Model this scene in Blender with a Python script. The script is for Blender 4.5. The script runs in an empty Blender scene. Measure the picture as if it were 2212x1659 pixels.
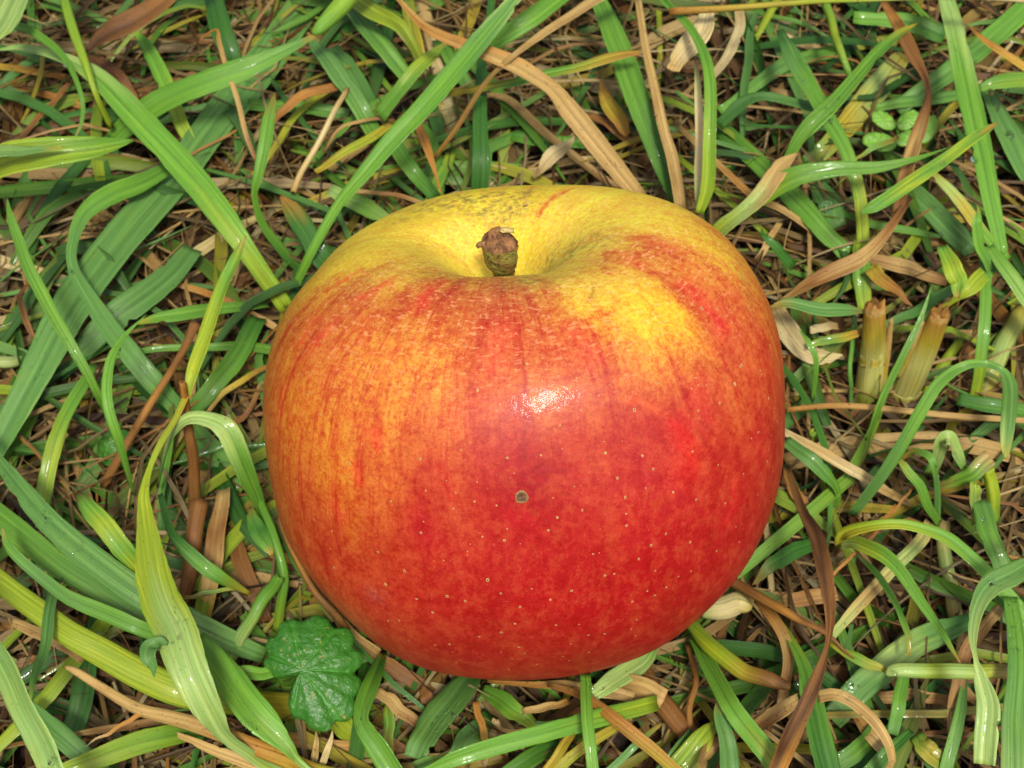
import bpy, bmesh, math, random
import numpy as np
from mathutils import Vector, Matrix

# ------------------------------------------------------------------ camera, world, sun, exposure
scene = bpy.context.scene
PITCH = math.radians(55.0)
LENS = 50.0
CAM = np.array([-0.00236336, -0.12787845, 0.23838614])
cd = bpy.data.cameras.new('camera'); cam_o = bpy.data.objects.new('camera', cd)
scene.collection.objects.link(cam_o); scene.camera = cam_o
cam_o.location = CAM.tolist(); cam_o.rotation_euler = (math.pi/2 - PITCH, 0, 0)
cd.lens = LENS; cd.sensor_width = 36.0; cd.clip_start = 0.005; cd.clip_end = 50.0
cd.dof.use_dof = True; cd.dof.focus_distance = 0.188; cd.dof.aperture_fstop = 72.0

SUN_EL, SUN_AZ = math.radians(61), math.radians(10)
SUN = Vector((math.sin(SUN_AZ)*math.cos(SUN_EL), -math.cos(SUN_AZ)*math.cos(SUN_EL), math.sin(SUN_EL)))
world = bpy.data.worlds.new('World'); scene.world = world; world.use_nodes = True
wn = world.node_tree; bg = wn.nodes['Background']; sky = wn.nodes.new('ShaderNodeTexSky')
sky.sky_type = 'NISHITA'; sky.sun_disc = False; sky.sun_elevation = SUN_EL; sky.sun_rotation = math.pi - SUN_AZ
sky.air_density = 1.0; sky.dust_density = 5.0; sky.ozone_density = 0.4
wn.links.new(sky.outputs[0], bg.inputs[0]); bg.inputs[1].default_value = 0.12
sl = bpy.data.lights.new('sun', 'SUN'); sl.energy = 2.9; sl.angle = math.radians(9); sl.color = (1, 0.965, 0.90)
so = bpy.data.objects.new('sun', sl); scene.collection.objects.link(so)
so.rotation_euler = SUN.to_track_quat('Z', 'Y').to_euler()
scene.view_settings.view_transform = 'Standard'; scene.view_settings.look = 'None'
scene.view_settings.exposure = 0.68; scene.view_settings.gamma = 1.0
scene.view_settings.use_curve_mapping = False
scene.cycles.max_bounces = 6; scene.cycles.diffuse_bounces = 3; scene.cycles.glossy_bounces = 2; scene.cycles.transparent_max_bounces = 8

# ------------------------------------------------------------------ helpers
rng = random.Random(7); nrng = np.random.default_rng(11)
W, H = 2212.0, 1659.0
F = LENS/36*W
FW = np.array([0, math.cos(PITCH), -math.sin(PITCH)]); RT = np.array([1., 0, 0]); UPV = np.cross(RT, FW)
REG = {'A': (0, 0, 3), 'B': (737, 0, 3), 'C': (1475, 0, 3), 'D': (0, 553, 3), 'E': (1475, 553, 3), 'F': (0, 1106, 3),
       'G': (737, 1106, 3), 'H': (1475, 1106, 3), 'X': (542, 779, 3.627), 'Y': (1118, 779, 3.627), 'Z': (1118, 352, 3.627),
       'T': (542, 352, 3.627), 'O': (0, 0, 1)}
def px(reg, x, y):
    ox, oy, k = REG[reg]; return ox + x/k, oy + y/k
def ray(x, y):
    d = FW + RT*((x - W/2)/F) - UPV*((y - H/2)/F); return d/np.linalg.norm(d)
def at(x, y, h):                       # point at height h (metres) above the soil
    d = ray(x, y); t = (h - CAM[2])/d[2]; return CAM + d*t
def on_plane(x, y, c, n):
    d = ray(x, y); return CAM + d*(np.dot(c - CAM, n)/np.dot(d, n))
def proj(P):
    q = P - CAM; z = q@FW
    return np.stack([W/2 + F*(q@RT)/z, H/2 - F*(q@UPV)/z], -1), z
def lin(c):
    c = np.asarray(c, float)/255; return np.where(c <= .04045, c/12.92, ((c + .055)/1.055)**2.4)
def unit(v): return v/(np.linalg.norm(v, axis=-1, keepdims=True) + 1e-12)
def cr(P, n):
    P = np.asarray(P, float); P = np.vstack([2*P[0] - P[1], P, 2*P[-1] - P[-2]]); out = []
    for i in range(1, len(P) - 2):
        t = np.linspace(0, 1, n, endpoint=False)[:, None]; a, b, c, d = P[i-1], P[i], P[i+1], P[i+2]
        out.append(.5*(2*b + (c - a)*t + (2*a - 5*b + 4*c - d)*t**2 + (3*b - a - 3*c + d)*t**3))
    out.append(P[-2:-1]); return np.vstack(out)
def mesh_obj(name, V, Fs, mat, parent=None, col=None, uv=None, origin=None, smooth=True, extra=None):
    V = np.asarray(V, float); o0 = np.zeros(3) if origin is None else np.asarray(origin, float)
    me = bpy.data.meshes.new(name); me.from_pydata((V - o0).tolist(), [], Fs if isinstance(Fs, list) else Fs.tolist())
    if smooth: me.polygons.foreach_set('use_smooth', [True]*len(me.polygons))
    if col is not None:
        a = me.attributes.new('Col', 'FLOAT_COLOR', 'POINT')
        a.data.foreach_set('color', np.hstack([col, np.ones((len(col), 1))]).astype(np.float32).ravel())
    if uv is not None:
        a = me.attributes.new('strip', 'FLOAT_VECTOR', 'POINT'); a.data.foreach_set('vector', np.asarray(uv, np.float32).ravel())
    for k, v in (extra or {}).items():
        if v.ndim == 1: a = me.attributes.new(k, 'FLOAT', 'POINT'); a.data.foreach_set('value', v.astype(np.float32))
        else: a = me.attributes.new(k, 'FLOAT_VECTOR', 'POINT'); a.data.foreach_set('vector', v.astype(np.float32).ravel())
    me.materials.append(mat); me.update()
    o = bpy.data.objects.new(name, me); scene.collection.objects.link(o)
    if parent is not None: o.parent = parent; o.location = (Vector(o0.tolist()) - parent.location)
    else: o.location = o0.tolist()
    return o
def tag(o, label=None, cat=None, group=None, kind=None):
    if label: o['label'] = label
    if cat: o['category'] = cat
    if group: o['group'] = group
    if kind: o['kind'] = kind
    return o
def empty(name, loc):
    o = bpy.data.objects.new(name, None); scene.collection.objects.link(o); o.location = [float(v) for v in loc]
    o.empty_display_size = .005; return o

# ------------------------------------------------------------------ materials
class NT:
    def __init__(s, name):
        s.m = bpy.data.materials.new(name); s.m.use_nodes = True; s.t = s.m.node_tree
        s.bsdf = s.t.nodes['Principled BSDF']; s.out = s.t.nodes['Material Output']
    def n(s, typ, **kw):
        nd = s.t.nodes.new(typ)
        for k, v in kw.items(): setattr(nd, k, v)
        return nd
    def l(s, a, b): s.t.links.new(a, b)
    def attr(s, name): return s.n('ShaderNodeAttribute', attribute_name=name)
    def scale(s, vec, sc):
        m = s.n('ShaderNodeVectorMath', operation='MULTIPLY'); s.l(vec, m.inputs[0]); m.inputs[1].default_value = sc; return m.outputs[0]
    def noise(s, vec, scale, detail=2, rough=.5):
        nd = s.n('ShaderNodeTexNoise'); nd.inputs['Scale'].default_value = scale
        nd.inputs['Detail'].default_value = detail; nd.inputs['Roughness'].default_value = rough
        if vec is not None: s.l(vec, nd.inputs['Vector'])
        return nd.outputs['Fac']
    def ramp(s, fac, lo, hi, a=0., b=1.):
        m = s.n('ShaderNodeMapRange'); m.inputs[1].default_value = lo; m.inputs[2].default_value = hi
        m.inputs[3].default_value = a; m.inputs[4].default_value = b; s.l(fac, m.inputs[0]); return m.outputs[0]
    def mul(s, a, b):
        m = s.n('ShaderNodeMath', operation='MULTIPLY')
        for i, v in enumerate((a, b)):
            if isinstance(v, (int, float)): m.inputs[i].default_value = v
            else: s.l(v, m.inputs[i])
        return m.outputs[0]
    def mix(s, fac, a, b, mode='MIX'):
        m = s.n('ShaderNodeMix', data_type='RGBA', blend_type=mode)
        if isinstance(fac, (int, float)): m.inputs[0].default_value = fac
        else: s.l(fac, m.inputs[0])
        for i, v in ((6, a), (7, b)):
            if isinstance(v, tuple): m.inputs[i].default_value = (*v, 1)
            else: s.l(v, m.inputs[i])
        return m.outputs[2]
    def bump(s, h, strength, dist):
        b = s.n('ShaderNodeBump'); b.inputs['Strength'].default_value = strength; b.inputs['Distance'].default_value = dist
        s.l(h, b.inputs['Height']); return b.outputs[0]

def blade_material(name, dry):
    k = NT(name); col = k.attr('Col').outputs['Color']; st = k.attr('strip').outputs['Vector']   # strip: x across (mm), y along (mm), z seed
    v1 = k.noise(k.scale(st, (1.9, .022, 1)), 1.0, 3, .6)         # long veins
    v2 = k.noise(k.scale(st, (4.6, .06, 1)), 1.0, 1)
    bl = k.noise(k.scale(st, (.5, .16, 1)), 1.0, 3)           # blotches
    sp = k.noise(k.scale(st, (2.2, 1.3, 1)), 1.0, 2, .6)      # spots
    if dry:
        c = k.mix(k.ramp(v1, .35, .65, 0, .65), col, (.55, .5, .42), 'MULTIPLY')
        c = k.mix(k.ramp(v2, .4, .7, 0, .45), c, (1.25, 1.2, 1.1), 'MULTIPLY')
        c = k.mix(k.ramp(bl, .5, .7, 0, .5), c, (.62, .48, .38), 'MULTIPLY')
        c = k.mix(k.ramp(sp, .64, .70, 0, .75), c, (.28, .22, .17), 'MULTIPLY')
        rough = k.ramp(bl, .3, .7, .75, .5); tr = .12
    else:
        c = k.mix(k.ramp(v1, .40, .62, 0, .65), col, (.54, .70, .50), 'MULTIPLY')
        c = k.mix(k.ramp(v2, .48, .62, 0, .7), c, (1.38, 1.28, 1.34), 'MULTIPLY')
        c = k.mix(k.ramp(bl, .52, .75, 0, .5), c, (1.35, 1.12, .75), 'MULTIPLY')
        c = k.mix(k.ramp(sp, .66, .72, 0, .75), c, (.70, .46, .2), 'MULTIPLY')
        mi = k.noise(k.scale(st, (7, 6, 1)), 1.0, 1); c = k.mix(k.ramp(mi, .66, .72, 0, .5), c, (1.5, 1.4, 1.4), 'MULTIPLY')
        rough = k.ramp(bl, .3, .7, .62, .46); tr = .22
    k.l(c, k.bsdf.inputs['Base Color']); k.l(rough, k.bsdf.inputs['Roughness'])
    k.bsdf.inputs['Specular IOR Level'].default_value = .24
    if not dry:
        k.l(k.ramp(mi, .57, .63, 0, .7), k.bsdf.inputs['Coat Weight']); k.bsdf.inputs['Coat Roughness'].default_value = .08
    nb = k.bump(v1, .6, .0004); k.l(nb, k.bsdf.inputs['Normal'])
    t = k.n('ShaderNodeBsdfTranslucent'); k.l(c, t.inputs[0])
    ms = k.n('ShaderNodeMixShader'); ms.inputs[0].default_value = tr
    k.l(k.bsdf.outputs[0], ms.inputs[1]); k.l(t.outputs[0], ms.inputs[2]); k.l(ms.outputs[0], k.out.inputs[0])
    return k.m
M_LIVE = blade_material('grass_live', False); M_DRY = blade_material('grass_dry', True)

def simple_material(name, c1, c2, scale, rough, bump=.3, dist=.0004, spec=.4):
    k = NT(name); tc = k.n('ShaderNodeTexCoord').outputs['Object']
    a = k.noise(tc, scale, 4, .6); k.l(k.mix(k.ramp(a, .35, .65), c1, c2), k.bsdf.inputs['Base Color'])
    k.bsdf.inputs['Roughness'].default_value = rough; k.bsdf.inputs['Specular IOR Level'].default_value = spec
    k.l(k.bump(k.noise(tc, scale*2.2, 4, .6), bump, dist), k.bsdf.inputs['Normal']); return k.m
M_SOIL = simple_material('damp_soil', (.012, .007, .004), (.05, .028, .013), 160, .75, .8, .002)
M_LENT = simple_material('lenticel_cork', (.42, .24, .085), (.28, .14, .045), 3, .7)
M_LENT2 = simple_material('lenticel_centre', (.05, .022, .008), (.16, .075, .025), 3, .7)
M_SCABC = simple_material('scab_centre', (.03, .012, .004), (.12, .05, .015), 3, .5)
M_SCAB = simple_material('scab_cork', (.15, .07, .02), (.27, .14, .045), 3, .6, .6, .0003)
M_CUT = simple_material('stem_break', (.085, .03, .009), (.25, .115, .035), 700, .5, 1.0, .0007)
M_SPLINT = simple_material('splinter_wood', (.36, .30, .09), (.28, .20, .06), 900, .5)
k = NT('water'); k.bsdf.inputs['Transmission Weight'].default_value = 1; k.bsdf.inputs['IOR'].default_value = 1.333
k.bsdf.inputs['Roughness'].default_value = .0; k.bsdf.inputs['Base Color'].default_value = (1, 1, 1, 1); M_WATER = k.m

def leaf_material(name):
    k = NT(name); col = k.attr('Col').outputs['Color']; tc = k.n('ShaderNodeTexCoord').outputs['Object']
    a = k.noise(tc, 350, 3, .6); b = k.noise(tc, 1400, 2)
    c = k.mix(k.ramp(a, .4, .65, 0, .5), col, (1.45, 1.25, 1.2), 'MULTIPLY')
    c = k.mix(k.ramp(b, .66, .72, 0, .7), c, (.24, .16, .05))
    k.l(c, k.bsdf.inputs['Base Color']); k.bsdf.inputs['Roughness'].default_value = .34; k.bsdf.inputs['Specular IOR Level'].default_value = .28
    k.l(k.bump(k.noise(tc, 640, 4, .55), .75, .0008), k.bsdf.inputs['Normal']); return k.m
M_LEAF = leaf_material('broad_leaf')

# ------------------------------------------------------------------ apple shape (profile and pose)
AP = dict(cx=-.002261, cy=-.000186, cz=-.001941, tb=.423451, ts=-.041242, sc=-.011779, zt=.137843, zb=-.074734, tp=.232792,
          a2c=-.053091, a2s=-.054222, a3c=.03195, a3s=-.053217, h1c=.102647, h1s=-.081735, h2c=.043183, h2s=.031149)
PROF = [(0.0, 0.25), (0.025, .258), (0.052, 0.295), (0.085, 0.338), (0.125, 0.368), (0.175, 0.386), (0.24, 0.389), (0.32, 0.365), (0.40, 0.305), (0.46, 0.21),
        (0.493, 0.09), (0.5, -0.03), (0.48, -0.14), (0.44, -0.24), (0.38, -0.335), (0.30, -0.405), (0.21, -0.44), (0.14, -0.43), (0.07, -0.385), (0, -0.36)]
def rotm(tb, ts):
    c, s = math.cos(tb), math.sin(tb); Rx = np.array([[1, 0, 0], [0, c, s], [0, -s, c]])
    c, s = math.cos(ts), math.sin(ts); Ry = np.array([[c, 0, s], [0, 1, 0], [-s, 0, c]]); return Ry@Rx
AM = rotm(AP['tb'], AP['ts']); AC = np.array([0, 0, .042]) + np.array([AP['cx'], AP['cy'], AP['cz']])
def apple_grid(nseg, naz):
    p = AP; pr = cr(PROF, nseg); A = np.linspace(0, 2*math.pi, naz, endpoint=False)[None]
    r = pr[:, :1]; z = pr[:, 1:]; z = np.where(z > 0, z*(1 + p['zt']), z*(1 + p['zb']))
    lob = 1 + p['a2c']*np.cos(2*A) + p['a2s']*np.sin(2*A) + p['a3c']*np.cos(3*A) + p['a3s']*np.sin(3*A)
    crown = np.exp(-((z - .33)/.14)**2)
    R = r*(1 + p['tp']*z)*lob*(1 + .003*crown*np.cos(5*A + .6))
    Z = z + (p['h1c']*np.cos(A) + p['h1s']*np.sin(A) + p['h2c']*np.cos(2*A) + p['h2s']*np.sin(2*A))*np.clip(z + .1, 0, 1)*r*2
    Z = Z + .003*np.exp(-((r - .15)/.05)**2)*(z > .2)*np.cos(5*A + 1.0)
    s = np.concatenate([[0], np.cumsum(np.hypot(*np.diff(pr, axis=0).T))])[:, None]
    P = np.stack([R*np.cos(A), R*np.sin(A), Z + 0*A], -1)*.085*(1 + p['sc'])
    return P@AM.T + AC, A + 0*r, s + 0*A
GA, _, _ = apple_grid(4, 48)
_loc = (GA.reshape(-1, 3) - AC)@AM
_zz = np.linspace(_loc[:, 2].min(), _loc[:, 2].max(), 30)
_rr = np.array([max([np.hypot(*q[:2]) for q in _loc if abs(q[2] - z) < .004] or [0]) for z in _zz])
def inside_apple(P, pad=0.):
    q = (np.asarray(P) - AC)@AM; r = np.hypot(q[..., 0], q[..., 1])
    return (r < np.interp(q[..., 2], _zz, _rr) + pad) & (q[..., 2] > _zz[0] - pad) & (q[..., 2] < _zz[-1])

# ------------------------------------------------------------------ ground
n = 110
gx = np.linspace(-.6, .6, n); X, Y = np.meshgrid(gx, gx + .08)
Z = .0015*np.sin(X*90 + 1.7*np.sin(Y*70)) + .0012*np.sin(Y*130 + X*60) - .002
V = np.stack([X, Y, Z], -1).reshape(-1, 3)
idx = np.arange(n*n).reshape(n, n)
Fq = np.stack([idx[:-1, :-1], idx[:-1, 1:], idx[1:, 1:], idx[1:, :-1]], -1).reshape(-1, 4)
tag(mesh_obj('ground', V, Fq, M_SOIL), kind='structure')

# ------------------------------------------------------------------ grass strips and stalks
PAL = {'g': (120, 176, 58), 'G': (72, 128, 44), 'u': (112, 162, 78), 'l': (174, 196, 50), 'p': (182, 212, 118), 'y': (200, 178, 54), 'w': (218, 212, 118), 'v': (60, 122, 38),
       's': (212, 178, 106), 'c': (234, 216, 154), 'b': (158, 110, 54), 'd': (90, 57, 27), 'o': (198, 142, 60)}
KALB = .50
PAL = {k_: lin(v)*KALB for k_, v in PAL.items()}
def stops(codes, t):
    C = np.array([PAL[c] for c in codes]); 
    if len(C) == 1: return np.repeat(C, len(t), 0)
    x = np.linspace(0, 1, len(C)); return np.stack([np.interp(t, x, C[:, i]) for i in range(3)], -1)
TOCAM = -FW
def frame(P, N0):
    T = np.gradient(P, axis=0); T = unit(T); S = unit(np.cross(N0, T)); N = unit(np.cross(T, S)); return T, S, N
def smooth_noise(nv, amp, k, r):
    x = np.linspace(0, 1, nv); out = np.zeros(nv)
    for j in range(1, k + 1): out += amp/j*math.sin(r.random()*6.28)*np.sin(x*6.28*j*.7 + r.random()*6.28)
    return out
def strip_mesh(P, wd, cols, fold, roll, r, nu=9, thick=.00016):
    nv = len(P); N0 = unit(np.array([0, 0, 1.])*.55 + TOCAM*.6); T, S, N = frame(P, N0[None])
    ang = np.radians(roll) + smooth_noise(nv, .14, 3, r)
    S2 = S*np.cos(ang)[:, None] + N*np.sin(ang)[:, None]; N2 = unit(np.cross(T, S2))
    u = np.linspace(-1, 1, nu)
    prof = fold*np.abs(u) - .09*np.exp(-(u/.2)**2) + .10*np.cos(u*6.3)*fold
    d = np.concatenate([[0], np.cumsum(np.linalg.norm(np.diff(P, axis=0), axis=1))])
    wave = np.stack([smooth_noise(nv, .10, 5, r), smooth_noise(nv, .10, 5, r)], -1)
    e = np.where(u < 0, np.abs(u)**2, 0)[None]*wave[:, :1] + np.where(u > 0, u**2, 0)[None]*wave[:, 1:]
    ew = np.ones((nv, nu))
    for q in (0, nu - 1):
        ew[:, q] += smooth_noise(nv, .06, 9, r) + np.array([r.gauss(0, .018) for _ in range(nv)])
        if r.random() < .35: n_ = r.randrange(2, nv - 2); ew[n_, q] -= r.uniform(.1, .3)
    top = P[:, None] + S2[:, None]*(u[None]*ew*wd[:, None]/2)[..., None] + N2[:, None]*((prof[None] + e)*wd[:, None]/2)[..., None]
    bot = top - N2[:, None]*(thick*(1 - .8*np.abs(u)))[None, :, None]
    ring = np.concatenate([top, bot[:, ::-1]], 1); m = 2*nu
    seed = r.random()*60
    uu = np.concatenate([u, u[::-1]])
    uvw = np.stack([uu[None]*wd[:, None]*500, np.repeat(d[:, None]*1000, m, 1), np.full((nv, m), seed)], -1)
    tt = d/d[-1]; cj = np.clip(tt[:, None] + .05*np.sin(uu*3 + seed)[None]*np.ones((nv, 1)), 0, 1)
    col = stops(cols, cj.ravel())
    rib = np.interp(np.abs(uu), [0, .25, .5, .75, 1], [.80, 1.14, 1.02, .96, 1.08]); col = col*np.tile(rib, nv)[:, None]
    i = np.arange(nv*m).reshape(nv, m); j = np.roll(i, -1, 1)
    Fq = np.stack([i[:-1], j[:-1], j[1:], i[1:]], -1).reshape(-1, 4)[:, ::-1].tolist()
    Fq += [i[0].tolist(), i[-1][::-1].tolist()]
    return ring.reshape(-1, 3), Fq, col, uvw.reshape(-1, 3)
def tube_mesh(P, wd, cols, flat, r, m=14, jagk=.10):
    nv = len(P); N0 = unit(np.array([0, 0, 1.])*.5 + TOCAM*.6); T, S, N = frame(P, N0[None])
    ph = np.linspace(0, 2*math.pi, m, endpoint=False); rad = 1 + .035*np.cos(5*ph + r.random()*6) + .02*np.cos(3*ph)
    ring = P[:, None] + S[:, None]*(np.cos(ph)*rad)[None, :, None]*wd[:, None, None]/2 + N[:, None]*(np.sin(ph)*rad*flat)[None, :, None]*wd[:, None, None]/2
    d = np.concatenate([[0], np.cumsum(np.linalg.norm(np.diff(P, axis=0), axis=1))]); seed = r.random()*60
    uvw = np.stack([np.repeat((ph[None]*wd[:, None]*500), 1, 0), np.repeat(d[:, None]*1000, m, 1), np.full((nv, m), seed)], -1)
    tt = d/d[-1]; col = stops(cols, np.repeat(tt, m))
    V = ring.reshape(-1, 3); i = np.arange(nv*m).reshape(nv, m); j = np.roll(i, -1, 1)
    Fq = np.stack([i[:-1], j[:-1], j[1:], i[1:]], -1).reshape(-1, 4).tolist()
    # hollowed, ragged ends
    V = np.vstack([V, P[0] + T[0]*wd[0]*.12, P[-1] - T[-1]*wd[-1]*.12]); a, b = nv*m, nv*m + 1
    for q in range(m):
        Fq.append([i[0][(q + 1) % m], i[0][q], a]); Fq.append([i[-1][q], i[-1][(q + 1) % m], b])
    jag = nrng.normal(0, jagk, (2, m))
    V[i[0]] += T[0]*(jag[0]*wd[0])[:, None]; V[i[-1]] += T[-1]*(jag[1]*wd[-1])[:, None]
    col = np.vstack([col, col[:1]*.5, col[-1:]*.5]); uvw = np.vstack([uvw.reshape(-1, 3), uvw[0, :1], uvw[-1, :1]])
    return V, [[int(v) for v in f] for f in Fq], col, uvw

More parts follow.
